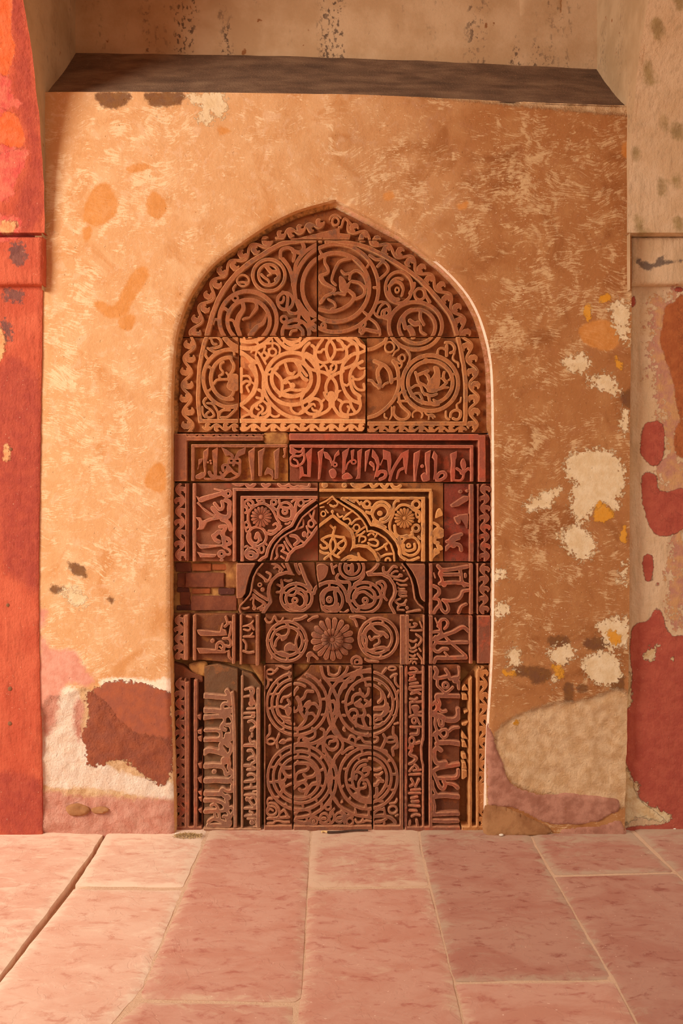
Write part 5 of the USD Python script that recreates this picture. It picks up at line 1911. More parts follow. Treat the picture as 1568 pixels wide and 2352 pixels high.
LAY = {k: v for k, v in parse(CARVE).items()}
vine = LAY['scroll']
vine += guilloche(pairs('434 992 430 940 428 890 431 840 436 800 445 770 452 745 462 715 476 694 489 665 504 634 535 608 564 584 592 566 625 553'), 12.5, 62, 4.6)
vine += guilloche(pairs('634 546 658 535 692 527 721 518 744 511'), 10, 50, 4.2)
vine += guilloche(pairs('800 512 816 531 850 548 886 569 918 583 948 603 970 625 1010 661 1027 683 1050 717 1062 750 1073 791 1080 820 1086 853 1087 888 1089 918 1086 955 1087 990'), 12.0, 60, 4.6)
vine += guilloche(pairs('466 981 549 981'), 7.5, 40, 3.6); vine += guilloche(pairs('549 982 840 983'), 8, 46, 3.8); vine += guilloche(pairs('842 985 1070 987'), 7.5, 48, 3.6)
vine += guilloche(pairs('431 998 604 998'), 4.5, 40, 3.0); vine += guilloche(pairs('740 996 1096 998'), 3.4, 44, 2.6)
vine += guilloche(pairs('414 1112 414 1286'), 11, 48, 3.8, 0, (-13,)); vine += guilloche(pairs('412 1414 412 1518'), 10, 44, 3.6, 0, (-11,))
vine += guilloche(pairs('413.5 1560 414 1896'), 10.5, 46, 3.8, 0, (-11,))
vine += guilloche(pairs('1113 1112 1113 1288'), 11, 44, 3.8); vine += guilloche(pairs('1112 1296 1110 1410'), 10.5, 44, 3.8)
vine += guilloche(pairs('1109.5 1532 1108 1700 1106 1896'), 9.5, 52, 3.8, 0, (9.5,))
def small_vines(cx, cy, r, w=4.2): return [stroke(arcpts(cx, cy, r, r), w), stroke(arcpts(cx, cy, r * 0.45, r * 0.45, 20, 300), w * 0.9)]
LAYER = {k: unary_union([q for q in v if not q.is_empty]) for k, v in LAY.items()}
LAYER['scroll'] = LAYER['scroll'].buffer(0.3)
# the field inside the trefoil arch lies deeper than its spandrels
SUNK = sg.Polygon(pairs('553 1412 557 1375 567 1363 570 1346 574.5 1326 585 1307 596 1292 614 1290 615 1283 621 1265 627 1250 639 1234 655 1222 675 1214 689 1186 706 1170 729 1153 763 1140 792 1157 811 1168 827 1182 845 1212 854 1213 871 1218 888 1230 902 1246 911 1266 914 1291 928 1294 940 1310 950 1328 956 1346 958 1364 962 1378 975 1390 972 1412'))
SUNK = SUNK.buffer(0)
TYMP = sg.Polygon(pairs('606 1412 616.6 1396 625 1384.5 623 1374 620 1361.5 622 1347.5 628 1334.7 639.6 1324.5 657 1319 678 1322 673 1318 668 1308 661 1292 667.6 1275 679.6 1263 698 1256 716 1236 731 1214 749 1200.5 764 1189 778.6 1202 792 1210 804 1223 808.7 1239 808 1255 803 1268 810 1260 824 1257 841.5 1259 855 1270 863 1285 864.5 1294 861 1300 850.5 1310 839 1314 844 1324.5 859 1323 876 1323 891 1330 901.5 1345.6 904 1359 901 1370 894 1381 892 1391 899 1403 903 1412')).buffer(0)
LAYER['molding'] = LAYER['molding'].union(TYMP.buffer(7.5).difference(TYMP.buffer(0.3)).intersection(sg.box(500, 1100, 1000, 1411)))
SINK, SINK2 = 0.012, 0.030
S0 = (D + 0.055) / FPX
YF = 0.082
GRV = 0.046                       # ground of the carving; the plaster face is at 0
def to_world(P, depth):
    """Pixels on the carved face -> world; depth is how far the point lies behind the plaster face (one scale for the whole slab)."""
    P = np.asarray(P, float)
    return np.stack([(P[:, 0] - VX) * S0, np.broadcast_to(np.asarray(depth, float), (len(P),)), EYE + (VY - P[:, 1]) * S0], -1)

def resample(ring, step):
    ls = sg.LinearRing(ring); n = max(6, int(ls.length / step))
    c = np.array(ring); seg = np.concatenate([[0], np.cumsum(np.linalg.norm(np.diff(c, axis=0), axis=1))])
    t = np.linspace(0, seg[-1], n, endpoint=False)
    return np.stack([np.interp(t, seg, c[:, 0]), np.interp(t, seg, c[:, 1])], -1)

DBG, DBGL = False, []
def relief(geom, back, front, bevel=1.3, step=2.4, jit=0.5, wear=1.0, tilt=0.0, round_=True):
    """Extrudes a drawing toward the viewer with worn, rounded edges. back / front are depths behind the plaster face."""
    ms = []
    polys = [q for q in getattr(geom, 'geoms', [geom]) if q.geom_type == 'Polygon' and q.area > 4]
    for poly in polys:
        poly = sg.polygon.orient(poly.simplify(0.12), 1.0)
        rings0 = [resample(r.coords, step) for r in [poly.exterior] + [r for r in poly.interiors if sg.Polygon(r).area > 2.0]]
        for ease in (1.0, 0.6, 0.3, 0.1, 0.0):       # a cap that folds over itself is tried again with a smaller bevel
            rings, caps = [], []
            for R in rings0:
                t = np.roll(R, -1, 0) - np.roll(R, 1, 0); n = np.stack([t[:, 1], -t[:, 0]], -1)
                n /= np.maximum(np.linalg.norm(n, axis=1, keepdims=True), 1e-9)           # outward for both kinds of ring
                R = R + n * (jit * 2 * ease * (fbm(R[:, 0], R[:, 1], 1 / 9, 71, 3) - 0.5))[:, None]
                b = bevel * ease * (0.75 + 0.5 * fbm(R[:, 0], R[:, 1], 1 / 12, 74, 2))
                rings.append((R, n, b)); caps.append((R - n * b[:, None]).astype(np.float64))
            pts = np.vstack(caps)
            T = np.asarray(manifold3d.triangulate(caps, 0.3)).reshape(-1, 3).astype(int)
            ea, eb = pts[T[:, 1]] - pts[T[:, 0]], pts[T[:, 2]] - pts[T[:, 0]]
            got = np.abs(ea[:, 0] * eb[:, 1] - ea[:, 1] * eb[:, 0]).sum() / 2
            if got <= poly.area * 1.01: break
        if DBG: DBGL.append((poly.area, ease, got, poly.representative_point().coords[0]))
        tops = []
        for R, n, b in rings:
            m = len(R); i = np.arange(m); j = (i + 1) % m
            hz = front + 0.010 * (fbm(R[:, 0], R[:, 1], 1 / 40, 73, 2) - 0.5) + 0.007 * (fbm(R[:, 0], R[:, 1], 1 / 10, 75, 2) - 0.5)
            in1 = R - n * (b * 0.35)[:, None]; in2 = R - n * b[:, None]
            e = 0.0017 * b
            w3 = np.column_stack([n[:, 0], np.zeros(m), -n[:, 1]])
            fw = np.array([0, -1.0, 0])
            nb = w3 * 0.75 + fw * 0.66
            V = np.vstack([to_world(R, back), to_world(R, hz + e), to_world(in1, hz + e * 0.35), to_world(in2, hz)])
            Nn = np.vstack([w3, w3 * 0.9 + fw * 0.3, nb, np.tile(fw, (m, 1))])
            A_ = np.concatenate([np.zeros(m), np.full(m, 0.65), np.full(m, 1.0), np.full(m, 0.35)]) * wear
            F = []
            for k in range(3):
                a = k * m
                F += [np.stack([a + i, a + j, a + m + i], -1), np.stack([a + j, a + m + j, a + m + i], -1)]
            ms.append((V, np.vstack(F), Nn, A_)); tops.append((in2, hz))
        hz = np.concatenate([h for _, h in tops])
        if len(T):
            a, b, c = pts[T[:, 0]], pts[T[:, 1]], pts[T[:, 2]]
            ar = (b[:, 0] - a[:, 0]) * (c[:, 1] - a[:, 1]) - (b[:, 1] - a[:, 1]) * (c[:, 0] - a[:, 0])
            T[ar > 0] = T[ar > 0][:, ::-1]
            Vc = to_world(pts, hz); Nc = np.zeros_like(Vc); fc = np.cross(Vc[T[:, 1]] - Vc[T[:, 0]], Vc[T[:, 2]] - Vc[T[:, 0]])
            for k in range(3): np.add.at(Nc, T[:, k], fc)
            Nc = Nc / np.maximum(np.linalg.norm(Nc, axis=1, keepdims=True), 1e-12) * 0.7 + [0, -0.5, 0]
            ms.append((Vc, T, Nc, np.full(len(pts), 0.15) * wear))
    if not ms: return None
    V, F, N, A_ = cat_meshes(ms)
    N = N / np.linalg.norm(N, axis=1, keepdims=True)
    fn = np.cross(V[F[:, 1]] - V[F[:, 0]], V[F[:, 2]] - V[F[:, 0]]); flip = (fn * N[F].mean(1)).sum(1) < 0
    F[flip] = F[flip][:, ::-1]
    return V, F, N, A_

def stone_mat(name, c1, c2, c3, edge, patch=None, pf=0.57, bump=0.009):
    """Weathered sandstone: two tones, dark or red patches of old colour, paler worn edges."""
    g = G(); a = g.noise(5.5, 5, 0.62); b = g.noise(42, 5, 0.65); f = g.noise(180, 3, 0.6)
    col = g.mix(g.step(g.math('multiply_add', b, 0.35, g.math('multiply', a, 0.65)), 0.40, 0.60), c1, c2)
    q = g.math('multiply_add', g.noise(13, 5, 0.65), 0.7, g.math('multiply', b, 0.3))
    col = g.mix(g.math('multiply', g.step(q, pf - 0.06, pf + 0.03), 0.85), col, c3)
    if patch: col = g.mix(g.math('multiply', g.step(g.noise(9, 5, 0.66, dist=0.8), 0.56, 0.62), 0.8), col, patch)
    w = g.math('multiply', g.attr('wear'), g.math('multiply_add', b, 2.6, -0.45, clamp=True))
    col = g.mix(g.math('multiply', w, 0.72), col, edge)
    col = g.mix(g.math('multiply', g.step(g.noise(300, 2, 0.5), 0.68, 0.76), 0.45), col, edge)
    h = g.math('multiply_add', b, 0.6, g.math('multiply_add', f, 0.25, g.math('multiply', g.noise(20, 4, 0.6), 0.8)))
    return g.finish(name, col, h, bump, 0.8, 0.9, 0.3)

TONE = {   # (ground, carving): main, second, patch, worn edge; grounds: orange dirt darkened with painted recess shade
 'top':   ((lin(162, 90, 41), lin(140, 75, 35), lin(108, 58, 32), lin(196, 130, 74)), (lin(166, 92, 49), lin(147, 78, 45), lin(112, 66, 47), lin(223, 163, 104))),
 'mid':   ((lin(177, 106, 52), lin(155, 87, 40), lin(117, 66, 34), lin(211, 143, 81)), (lin(187, 113, 59), lin(167, 95, 50), lin(133, 77, 48), lin(237, 179, 116))),
 'tan':   ((lin(209, 133, 73), lin(195, 118, 62), lin(162, 90, 46), lin(232, 166, 102)), (lin(230, 154, 91), lin(220, 142, 81), lin(211, 132, 75), lin(245, 204, 137))),
 'light': ((lin(178, 107, 48), lin(155, 89, 40), lin(116, 69, 38), lin(213, 146, 81)), (lin(210, 140, 72), lin(191, 121, 61), lin(142, 86, 54), lin(247, 190, 122))),
 'ochre': ((lin(188, 123, 54), lin(173, 106, 46), lin(135, 71, 39), lin(220, 156, 86)), (lin(141, 77, 48), lin(128, 69, 46), lin(163, 87, 48), lin(229, 154, 102))),
 'red':   ((lin(133, 66, 37), lin(116, 57, 32), lin(167, 74, 41), lin(201, 116, 78)), (lin(163, 77, 54), lin(146, 69, 50), lin(178, 73, 46), lin(238, 152, 110))),
 'rose':  ((lin(150, 89, 54), lin(133, 76, 45), lin(158, 74, 43), lin(216, 141, 99)), (lin(171, 96, 65), lin(152, 83, 60), lin(124, 73, 56), lin(248, 175, 126))),
 'scar':  ((lin(160, 64, 39), lin(133, 54, 35), lin(98, 56, 41), lin(210, 125, 86)), (lin(139, 71, 50), lin(116, 67, 50), lin(175, 69, 41), lin(229, 148, 104))),
 'brown': ((lin(126, 70, 35), lin(109, 59, 30), lin(148, 89, 35), lin(193, 116, 73)), (lin(143, 79, 50), lin(126, 69, 46), lin(107, 62, 46), lin(233, 162, 112))),
 'grey':  ((lin(120, 82, 50), lin(105, 70, 43), lin(141, 85, 43), lin(193, 137, 91)), (lin(139, 87, 61), lin(124, 75, 54), lin(154, 81, 50), lin(238, 179, 130))),
 'deep':  ((lin(120, 64, 33), lin(103, 53, 28), lin(148, 76, 33), lin(193, 112, 71)), (lin(135, 73, 50), lin(120, 64, 46), lin(167, 73, 45), lin(233, 158, 110))),
 'honey': ((lin(186, 114, 54), lin(163, 94, 43), lin(131, 73, 35), lin(227, 158, 91)), (lin(197, 125, 65), lin(178, 106, 52), lin(146, 85, 46), lin(253, 191, 123))),
}
TM = {k: (stone_mat('ground_' + k, *a), stone_mat('carving_' + k, *b)) for k, (a, b) in TONE.items()}

NICHE = open_poly.buffer(-1.5)
INNER = open_poly.buffer(-8)
def stone(parent, tone, outline, label, dy=0.0, thick=0.030, gap=0.7, hgt=0.032, tilt=0):
    """One carved stone: the slab with its grooves, then its mouldings, vines and letters as children."""
    P = outline if isinstance(outline, sg.Polygon) else sg.Polygon(pairs(outline))
    P = P.intersection(NICHE).buffer(-gap)
    P = max(getattr(P, 'geoms', [P]), key=lambda q: q.area)
    gm, cm = TM[tone]
    gr = LAYER['groove'].intersection(P)
    ms = [relief(P, 0.150, YF + GRV + dy, 1.0, 3.0, 0.7, 0.6)]
    up = P.difference(gr.buffer(0.05))
    for q, e in ((up.difference(SUNK), 0), (up.intersection(SUNK).difference(TYMP), SINK), (up.intersection(TYMP), SINK2)):
        if q.is_empty: continue
        r = relief(q, YF + GRV + 0.002 + dy, YF + dy + e, 1.0, 3.0, 0.5, 0.7)
        if r: ms.append(r)
    V, F, N, A_ = cat_meshes(ms)
    s = obj('carved_stone', V, F, gm, parent, N=N, attrs={'wear': A_}); tag(s, label)
    clip = P.buffer(-0.4)
    for kind, nm, h in (('molding', 'molding', hgt + 0.004), ('scroll', 'vine_scroll', hgt), ('inscription', 'letter', hgt + 0.001)):
        q = LAYER[kind].intersection(clip)
        if q.is_empty or q.area < 30: continue
        for c in sorted(getattr(q, 'geoms', [q]), key=lambda c: -c.area):
            if c.area < 14: continue
            rp = c.representative_point(); e = SINK2 * 0.8 if TYMP.contains(rp) else SINK * 0.6 if SUNK.contains(rp) and kind != 'molding' else 0
            r = relief(c, YF + SINK2 + 0.001 + dy, YF - h + dy + e, 2.1 if kind != 'scroll' else 1.9)
            if r: obj(nm, r[0], r[1], cm, s, N=r[2], attrs={'wear': r[3]})
    return s

lun = thing('carved_lunette', 'pointed arch top of the niche, orange sandstone carved with ringed medallions and vine scrolls', 'carved panel')
mih = thing('carved_mihrab', 'lower part of the niche, dark red sandstone carved with inscription bands around a trefoil arch', 'carved panel')
NB = 'carved stone '
stone(lun, 'top', '380 440 1140 440 1140 551 380 551', 'cap stone under the point of the arch with an eroded vine border', 0.004)
stone(lun, 'top', '380 552 728 552 728 772 380 772', 'curved stone with two ringed medallions and a leafy border', 0.0)
stone(lun, 'top', '729.5 552 1140 552 1140 772 729.5 772', 'curved stone with the largest medallion of knotted leaves', 0.003)
stone(lun, 'mid', '380 773.5 548 773.5 548 992.5 380 992.5', 'stone with a half medallion and an upright vine border', 0.0)
stone(lun, 'tan', '550 773.5 826 773.5 838 786 840.5 796 840 975 837 986 832 991.5 550 992', 'clean pale tan replacement stone with interlaced medallion', -0.006, hgt=0.028)
stone(lun, 'mid', '842.5 773.5 1140 773.5 1140 994 842.5 994', 'broken stone with a medallion holding a lotus flower', 0.002)
stone(mih, 'ochre', '380 995 661 995 661.5 1106 380 1106', 'inscription stone with dark tall letters on an ochre ground', 0.003)
stone(mih, 'red', '663.5 994.5 1140 996 1140 1108 664 1106', 'long dark red inscription stone with tall letters', 0.0)
stone(mih, 'rose', '380 1109 730 1108 730.5 1290.5 380 1290.5', 'rose stone with a sideways inscription and a rosette spandrel', 0.0)
stone(mih, 'light', '732 1108 1019.5 1108 1019.5 1290.5 731.5 1290.5', 'pale ochre stone with the point of the trefoil arch and a rosette', -0.002)
stone(mih, 'scar', '1021 1110 1140 1110 1140 1291 1021 1291', 'worn stone flaked to bright red with fragments of letters', 0.004)
stone(mih, 'brown', '541.5 1293 722 1293 724 1320 729 1346 731 1380 735 1409 548 1409 542 1370', 'left haunch of the trefoil arch with a sloping inscription', 0.002)
stone(mih, 'brown', '724.5 1293 978 1293 978 1411 737 1409.5 732.5 1380 730.5 1346 726 1320', 'right haunch of the trefoil arch with three spiral rings', 0.0)
stone(mih, 'deep', '979.5 1293 1140 1293 1140 1412 979.5 1412', 'square stone with knotted sideways letters', 0.003)
stone(mih, 'brown', '380 1411 596.5 1411 596.5 1529 534 1525 446 1517 380 1514', 'short block with two narrow columns of sideways letters', -0.004)
stone(mih, 'brown', '597.5 1410.5 978 1411.5 978 1527 690 1527 597.5 1526', 'stone with the big double lotus rosette between two ringed medallions', 0.0)
stone(mih, 'deep', '979.5 1413 1140 1413 1140 1524 979.5 1527', 'stone with crossing diagonal letters and an eroded outer edge', 0.004)
stone(mih, 'deep', '380 1521 402 1528 416 1532 437 1547 463 1557 464.5 1910 380 1910', 'narrow stone with a vine border and broken grey top', 0.004)
stone(mih, 'grey', '466.5 1533 498 1528 544 1540 577 1551 598 1577 600.5 1910 466 1910', 'tall grey brown stone with two columns of sideways letters and a blank top', -0.002)
stone(mih, 'brown', '605.5 1528 671 1528 671.5 1910 605.5 1910', 'narrow stone with the left halves of two ringed medallions', 0.0)
stone(mih, 'brown', '673 1566 690 1556 706 1542 712 1530 854 1529 854.5 1910 673 1910', 'wide stone with the centres of four ringed medallions', -0.002)
stone(mih, 'brown', '856 1528.5 926.5 1528.5 927 1910 856 1910', 'narrow stone with the right halves of two ringed medallions', 0.001)
stone(mih, 'deep', '928 1529 1057.5 1529 1057 1910 928 1910', 'tall red brown stone with a narrow and a wide column of sideways letters', 0.0)
stone(mih, 'honey', '1059.5 1578 1074 1562 1093 1541 1098 1530 1140 1530 1140 1910 1058.5 1910', 'narrow honey coloured stone with letter tips and a running vine', 0.001)

# ------------------------------------------------------------------ rosettes
def rosette(cx, cy, layers, knob, parent, mat, base=YF - 0.020, kz=0.012):
    """Layers of (inner radius, outer radius, petals, lift, turn): spoon-shaped petals with a crease; radii in pixels."""
    ms = []
    for r0, r1, np_, lift, turn in layers:
        for k in range(np_):
            th = 2 * math.pi * k / np_ + turn
            u = np.linspace(0, 1, 9); v = np.linspace(-1, 1, 9); U, Vv = np.meshgrid(u, v, indexing='ij')
            rr = r0 + (r1 - r0) * U; wid = math.pi * rr / np_ * 0.86
            tipx = np.where(U > 0.72, np.sqrt(np.maximum(1 - ((U - 0.72) / 0.29) ** 2, 0.0)), 1.0)
            t = Vv * wid * np.maximum(tipx, 0.04)
            hz = lift * (0.35 + 0.65 * np.sin(math.pi * (0.15 + 0.62 * U))) + 0.0035 * np.abs(Vv) ** 2 - 0.0060 * (np.abs(Vv) > 0.93) + 0.0022 * np.exp(-(Vv / 0.16) ** 2) - 0.004 * np.clip((U - 0.85) / 0.15, 0, 1)
            X = cx + rr * math.cos(th) - t * math.sin(th); Y = cy + rr * math.sin(th) + t * math.cos(th)
            Vt_ = to_world(np.stack([X.ravel(), Y.ravel()], -1), (base - hz).ravel())
            ii = (np.arange(8)[:, None] * 9 + np.arange(8)).ravel()
            Ft = np.vstack([np.stack([ii, ii + 1, ii + 9], -1), np.stack([ii + 1, ii + 10, ii + 9], -1)])
            # rim down to the ground
            rim = [i * 9 for i in range(9)] + [80 - 8 + j for j in range(1, 9)] + [i * 9 + 8 for i in range(7, -1, -1)]
            low = Vt_[rim].copy(); low[:, 1] = base + 0.010; o = len(Vt_); q = np.arange(len(rim) - 1)
            Fr = np.vstack([np.stack([np.array(rim)[q], np.array(rim)[q + 1], o + q], -1), np.stack([np.array(rim)[q + 1], o + q + 1, o + q], -1)])
            Vq = np.vstack([Vt_, low]); Fq = np.vstack([Ft, Fr])
            v2, f2, n2 = meshkit.arrays((Vq, Fq), 50)
            wr = np.where(cKDTree(Vt_[[i for i in rim]]).query(v2)[0] < 1e-6, 0.9, 0.15)
            ms.append((v2, f2, n2, wr))
    if knob:
        kr, kl = knob
        a = np.linspace(0, math.pi / 2, 7); b = np.linspace(0, 2 * math.pi, 20, endpoint=False)
        V = np.array([[cx + kr * math.cos(y) * math.cos(x), cy + kr * math.cos(y) * math.sin(x), kl * math.sin(y)] for y in a for x in b])
        i = np.arange(20); j = (i + 1) % 20; F = np.vstack([np.vstack([np.stack([r * 20 + i, r * 20 + j, r * 20 + 20 + i], -1), np.stack([r * 20 + j, r * 20 + 20 + j, r * 20 + 20 + i], -1)]) for r in range(6)])
        Vw = to_world(V[:, :2], base - kz - V[:, 2])
        v2, f2, n2 = meshkit.arrays((Vw, F), True)
        ms.append((v2, f2, n2, np.full(len(v2), 0.2)))
        ring = relief(stroke(arcpts(cx, cy, kr * 1.32, kr * 1.32), kr * 0.34), base + 0.01, base - kz - 0.004, 0.6, 1.5)
        ms.append(ring)
    V, F, N, A_ = cat_meshes(ms)
    out = np.array([0, -1.0, 0]); fn = np.cross(V[F[:, 1]] - V[F[:, 0]], V[F[:, 2]] - V[F[:, 0]])
    back_ = (fn * out).sum(1) < 0
    F[back_] = F[back_][:, ::-1]; N = np.where(((N * out).sum(1) < 0)[:, None], -N, N)
    return obj('rosette', V, F, mat, parent, N=N, attrs={'wear': A_})
kids = [c for c in mih.GetChildren()]
rosette(535 + 485 / 7.467, 1100 + 650 / 7.467, [(5.0, 24.0, 16, 0.024, 0.1)], (6.2, 0.012), kids[2], TM['rose'][1])
rosette(725 + 1518 / 7.467, 1100 + 672 / 7.467, [(5.0, 23.5, 16, 0.024, 0.0)], (5.0, 0.012), kids[3], TM['light'][1])
rosette(700 + 492 / 7.84, 1285 + 1432 / 7.84, [(14, 49.5, 17, 0.034, 0.05), (7, 25.5, 15, 0.052, 0.2)], (6.0, 0.006), kids[9], TM['brown'][1], YF - 0.012, 0.034)

# ------------------------------------------------------------------ mortar core behind the stones, and the brick patch where a stone is missing
g = G(); cn = g.noise(12, 5, 0.6)
M['core'] = g.finish('ochre_mortar', g.mix(g.step(cn, 0.4, 0.62), lin(196, 138, 74), lin(150, 92, 50)), g.math('multiply_add', g.noise(70, 5, 0.7), 0.8, cn), 0.006, 0.95)
for own, y0, y1 in ((lun, 400, 994), (mih, 994, 1925)):
    P, T = fill_mesh(open_poly.intersection(sg.box(300, y0, 1300, y1)), 14, 12)
    obj('mortar_bed', to_world(P, 0.140 + 0.006 * (fbm(P[:, 0], P[:, 1], 1 / 30, 81) - 0.5)), T, M['core'], own, smooth=True)
# mortar showing in the broken corners
def lump(px, depth, seed, parent=mih, name='mortar', mat=None, rough=0.010):
    poly = blob(px); P, T = fill_mesh(poly, 4, 3)
    d = shapely.distance(shapely.points(P), poly.boundary)
    hh = rough * (fbm(P[:, 0], P[:, 1], 1 / 14, seed) - 0.2) * np.clip(d / 4, 0, 1) - 0.012 * np.clip(1 - d / 4, 0, 1)
    return obj(name, to_world(P, depth - hh), T, mat or M['core'], parent, smooth=True)
lump('430 1530 470 1524 470 1556 452 1556 436 1546', YF + 0.010, 83)
lump('570 1528 604 1532 604 1580 598 1572 585 1552', YF + 0.012, 84)
lump('674 1530 712 1528 704 1544 690 1556 674 1562', YF + 0.030, 85)
lump('606 994 660 994 660 1020 640 1022 608 1018', YF - 0.018, 86, rough=0.006)

def brick_mat(name, c1, c2, c3):
    g = G(); a = g.noise(14, 5, 0.65); b = g.noise(70, 5, 0.7)
    col = g.mix(g.step(a, 0.38, 0.62), c1, c2); col = g.mix(g.step(b, 0.60, 0.72), col, c3)
    return g.finish(name, col, g.math('multiply_add', b, 0.8, a), 0.005, 0.92)
BM = [brick_mat('brick_red', lin(166, 88, 46), lin(142, 74, 40), lin(196, 128, 76)), brick_mat('brick_brown', lin(140, 78, 50), lin(122, 66, 44), lin(170, 104, 66)), brick_mat('brick_dark', lin(112, 62, 44), lin(96, 52, 40), lin(150, 92, 64))]
bw = thing('exposed_brickwork', 'patch of old bricks bared by a missing carved stone left of the trefoil arch', 'brickwork')
P, T = fill_mesh(sg.box(392, 1291, 543, 1412), 4)
hh = 0.012 * (fbm(P[:, 0], P[:, 1], 1 / 10, 91) - 0.5)
obj('mortar', to_world(P, YF + 0.044 - hh - 0.028 * np.clip((P[:, 0] - 505) / 20, 0, 1) * (P[:, 1] < 1352)), T, M['core'], bw, smooth=True)
FB = lambda x0, y0, x1, y1: (395 + x0 / 9.503, 1290 + y0 / 9.503, 395 + x1 / 9.503, 1290 + y1 / 9.503)
for k, (q, m, dep) in enumerate([((20, 40, 370, 250), 1, 0.012), ((395, 55, 818, 225), 0, 0.004), ((838, 70, 1250, 205), 0, 0.002), ((60, 272, 240, 590), 1, 0.010), ((250, 268, 1108, 585), 1, -0.004),
        ((380, 618, 790, 735), 0, 0.006), ((972, 605, 1335, 752), 2, 0.004), ((60, 600, 350, 700), 2, 0.014), ((120, 690, 350, 980), 1, 0.012), ((378, 775, 1385, 1095), 1, -0.006), ((40, 990, 560, 1100), 2, 0.012)]):
    x0, y0, x1, y1 = FB(*q)
    b = sg.box(x0, y0, x1, y1).buffer(-1.6).buffer(1.6, quad_segs=3)
    r = relief(b, YF + 0.08, YF + 0.026 + dep, 1.8, 2.0, 1.6, 0.4)
    obj('brick', r[0], r[1], BM[m], bw, N=r[2])

# ------------------------------------------------------------------ foot stones, debris and small things
g = G(); fa = g.noise(16, 5, 0.6)
M['foot'] = g.finish('pink_foot_stone', g.mix(g.step(fa, 0.38, 0.62), lin(200, 140, 112), lin(174, 114, 88)), g.math('multiply_add', g.noise(80, 5, 0.7), 0.8, fa), 0.006, 0.92)
g = G(); fa = g.noise(10, 5, 0.6)
M['foot_tan'] = g.finish('tan_foot_stone', g.mix(g.step(fa, 0.38, 0.62), lin(186, 132, 84), lin(160, 106, 64)), g.math('multiply_add', g.noise(80, 5, 0.7), 0.5, fa), 0.004, 0.9)
slab_piece(blob('1120 1672 1137 1690 1142 1718 1156 1748 1168 1788 1190 1806 1230 1820 1279 1822 1330 1826 1362 1828 1400 1834 1424 1842 1424 1866 1396 1878 1369 1893 1294 1899 1250 1893 1213 1876 1175 1860 1132 1854 1119 1846'), -0.004, 0.03, M['foot'], wall_center, 'foot_stone', 5, 0.014, 61, 6.0, label='broad pink stone laid bare at the foot of the wall')
slab_piece(blob('1117 1856 1150 1852 1178 1862 1213 1878 1256 1898 1270 1912 1262 1922 1190 1926 1117 1926'), -0.016, 0.04, M['foot_tan'], wall_center, 'foot_stone', 5, 0.008, 62, 6.0, label='smooth tan corner stone at the foot of the wall')
slab_piece(blob('1294 1902 1370 1896 1420 1882 1432 1892 1430 1926 1290 1926'), -0.006, 0.03, M['foot'], wall_center, 'foot_stone', 5, 0.014, 63, 5.0)
slab_piece(blob('148 1858 172 1850 196 1856 204 1866 190 1876 160 1876'), -0.020, 0.03, M['foot_tan'], wall_center, 'foot_stone', 4, 0.010, 64, 5.0)
slab_piece(blob('206 1862 228 1856 248 1864 236 1872 214 1872'), -0.018, 0.03, M['foot_tan'], wall_center, 'foot_stone', 4, 0.010, 65, 5.0)

# straw and dust swept into the corner
straw = []
cx, cy = PF([432], [1921])[0][:2]
for k in range(420):
    a = RNG.uniform(0, 2 * math.pi); r = RNG.uniform(0, 1) ** 0.6
    p = np.array([cx + 0.065 * r * math.cos(a), cy + 0.030 * r * math.sin(a), 0.002 + 0.012 * (1 - r) * RNG.uniform(0.2, 1)])
    d = np.array([math.cos(a * 3.7 + k), math.sin(a * 2.3 + k), RNG.uniform(-0.3, 0.4)]); d /= np.linalg.norm(d)
    L = RNG.uniform(0.004, 0.016); w = RNG.uniform(0.0006, 0.0013); s_ = np.cross(d, [0, 0, 1.0]); s_ /= np.linalg.norm(s_); up = np.cross(s_, d)
    q = np.array([p - s_ * w, p + s_ * w, p + up * w]); straw.append((np.vstack([q, q + d * L]), np.array([[0, 1, 4], [0, 4, 3], [1, 2, 5], [1, 5, 4], [2, 0, 3], [2, 3, 5], [0, 2, 1], [3, 4, 5]])))
Vs = np.vstack([v for v, f in straw]); Fs = np.vstack([f + 6 * i for i, (v, f) in enumerate(straw)])
g = G(); M['straw'] = g.finish('dry_straw', g.mix(g.step(g.noise(120, 2), 0.4, 0.6), lin(214, 178, 120), lin(150, 112, 66)), None, rough=0.9)
tag(obj('straw_litter', Vs, Fs, M['straw']), 'scatter of dry straw and dust in the corner at the left foot of the niche', 'litter', kind='stuff')

g = G(); M['chip'] = g.finish('white_chip', g.mix(g.noise(60, 3), lin(246, 230, 206), lin(226, 204, 176)), g.noise(200, 3), 0.002, 0.9)
def pebble(name, px, py, size, mat, label, cat, seed, group=None):
    m = trimesh.creation.icosphere(2, 1.0); v = m.vertices * np.array([1.0, 0.75, 0.42])
    v *= (0.75 + 0.6 * meshkit.fbm(v * 1.3 + seed * 5.1, 3, seed))[:, None] * size
    c = PF([px], [py])[0]; v[:, 2] -= v[:, 2].min(); v += [c[0], c[1], 0.0]
    q = obj(name, v, m.faces, mat, smooth=40); return tag(q, label, cat, group)
pebble('plaster_chip', 1151, 1920, 0.010, M['chip'], 'white flake of plaster on the floor by the right jamb of the niche', 'plaster chip', 3)
pebble('plaster_chip', 406, 1917, 0.008, M['chip'], 'white flake of plaster lying in the straw at the left jamb', 'plaster chip', 5)
pebble('plaster_chip', 1549, 1905, 0.006, M['chip'], 'tiny white plaster flake at the foot of the right pier', 'plaster chip', 8)
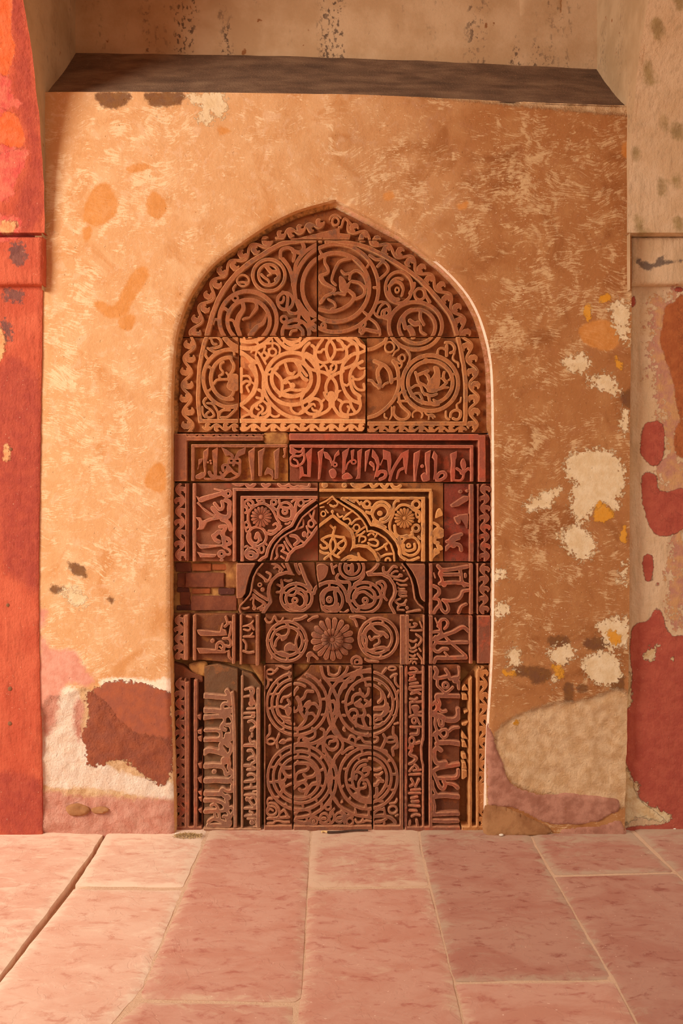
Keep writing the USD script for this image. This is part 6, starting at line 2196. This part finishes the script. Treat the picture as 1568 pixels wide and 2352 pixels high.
def stick():
    p0, p1 = PF([752, 845], [1913, 1908])
    t = thing('stick', 'thin dark stick with a pale curled end lying along the foot of the niche', 'stick')
    g = G(); md = g.finish('dark_bark', g.mix(g.noise(90, 3), lin(96, 66, 48), lin(58, 42, 34)), g.noise(160, 3), 0.002, 0.9)
    g = G(); mp = g.finish('peeled_wood', g.mix(g.noise(90, 3), lin(236, 196, 132), lin(206, 160, 100)), None, rough=0.8)
    def tube(P, r, m, nm):
        P = np.asarray(P, float); k = len(P); b = np.linspace(0, 2 * math.pi, 10, endpoint=False); V = []
        for i in range(k):
            d = P[min(i + 1, k - 1)] - P[max(i - 1, 0)]; d /= np.linalg.norm(d); s_ = np.cross(d, [0, 0, 1.0]); s_ /= np.linalg.norm(s_); u = np.cross(s_, d)
            V.append(P[i] + r[i] * (np.cos(b)[:, None] * s_ + np.sin(b)[:, None] * u))
        V = np.vstack(V + [P[:1], P[-1:]]); i = np.arange(10); j = (i + 1) % 10; F = []
        for q in range(k - 1): F += [np.stack([q * 10 + i, q * 10 + j, q * 10 + 10 + i], -1), np.stack([q * 10 + j, q * 10 + 10 + j, q * 10 + 10 + i], -1)]
        F += [np.stack([j, i, np.full(10, k * 10)], -1), np.stack([(k - 1) * 10 + i, (k - 1) * 10 + j, np.full(10, k * 10 + 1)], -1)]
        return obj(nm, V, np.vstack(F), m, t, smooth=45)
    s = np.linspace(0, 1, 14)[:, None]; L = p0 * (1 - s) + p1 * s
    L[:, 2] = 0.0075; L[:, 1] -= 0.012 + 0.004 * np.sin(s[:, 0] * 7)
    tube(L, 0.0055 - 0.002 * s[:, 0], md, 'twig')
    a = np.linspace(0, 1, 8)[:, None]; e = L[0] + a * np.array([-0.026, 0.006, 0.0]); e[:, 1] += 0.010 * np.sin(a[:, 0] * 3.0); e[:, 2] = 0.0065
    tube(e, np.full(8, 0.0045), mp, 'peeled_end')
stick()
# nail stubs and plugs in the red pier
g = G(); M['nail'] = g.finish('rusty_plug', g.mix(g.noise(200, 3), lin(170, 112, 70), lin(110, 72, 50)), g.noise(300, 3), 0.002, 0.8)
for k, (px, py, r, lb) in enumerate([(18, 1390, 4.0, 'small tan plug high in the red shaft of the left pier'), (23, 1582, 5.0, 'larger rusty plug in the middle of the lower red shaft'), (23, 1662, 5.0, 'rusty plug lowest on the red shaft of the left pier'), (25, 1032, 4.0, 'pale plug at the peeled spot halfway up the red shaft')]):
    c = PW([px], [py], -0.012)[0]; m = trimesh.creation.icosphere(2, 1.0); v = m.vertices * np.array([1, 0.55, 1]) * r * S0; v *= (0.85 + 0.3 * meshkit.fbm(m.vertices * 2 + k, 2, k))[:, None]
    tag(obj('wall_plug', v + c, m.faces, M['nail'], smooth=True), lb, 'wall plug', 'plugs in the left pier')
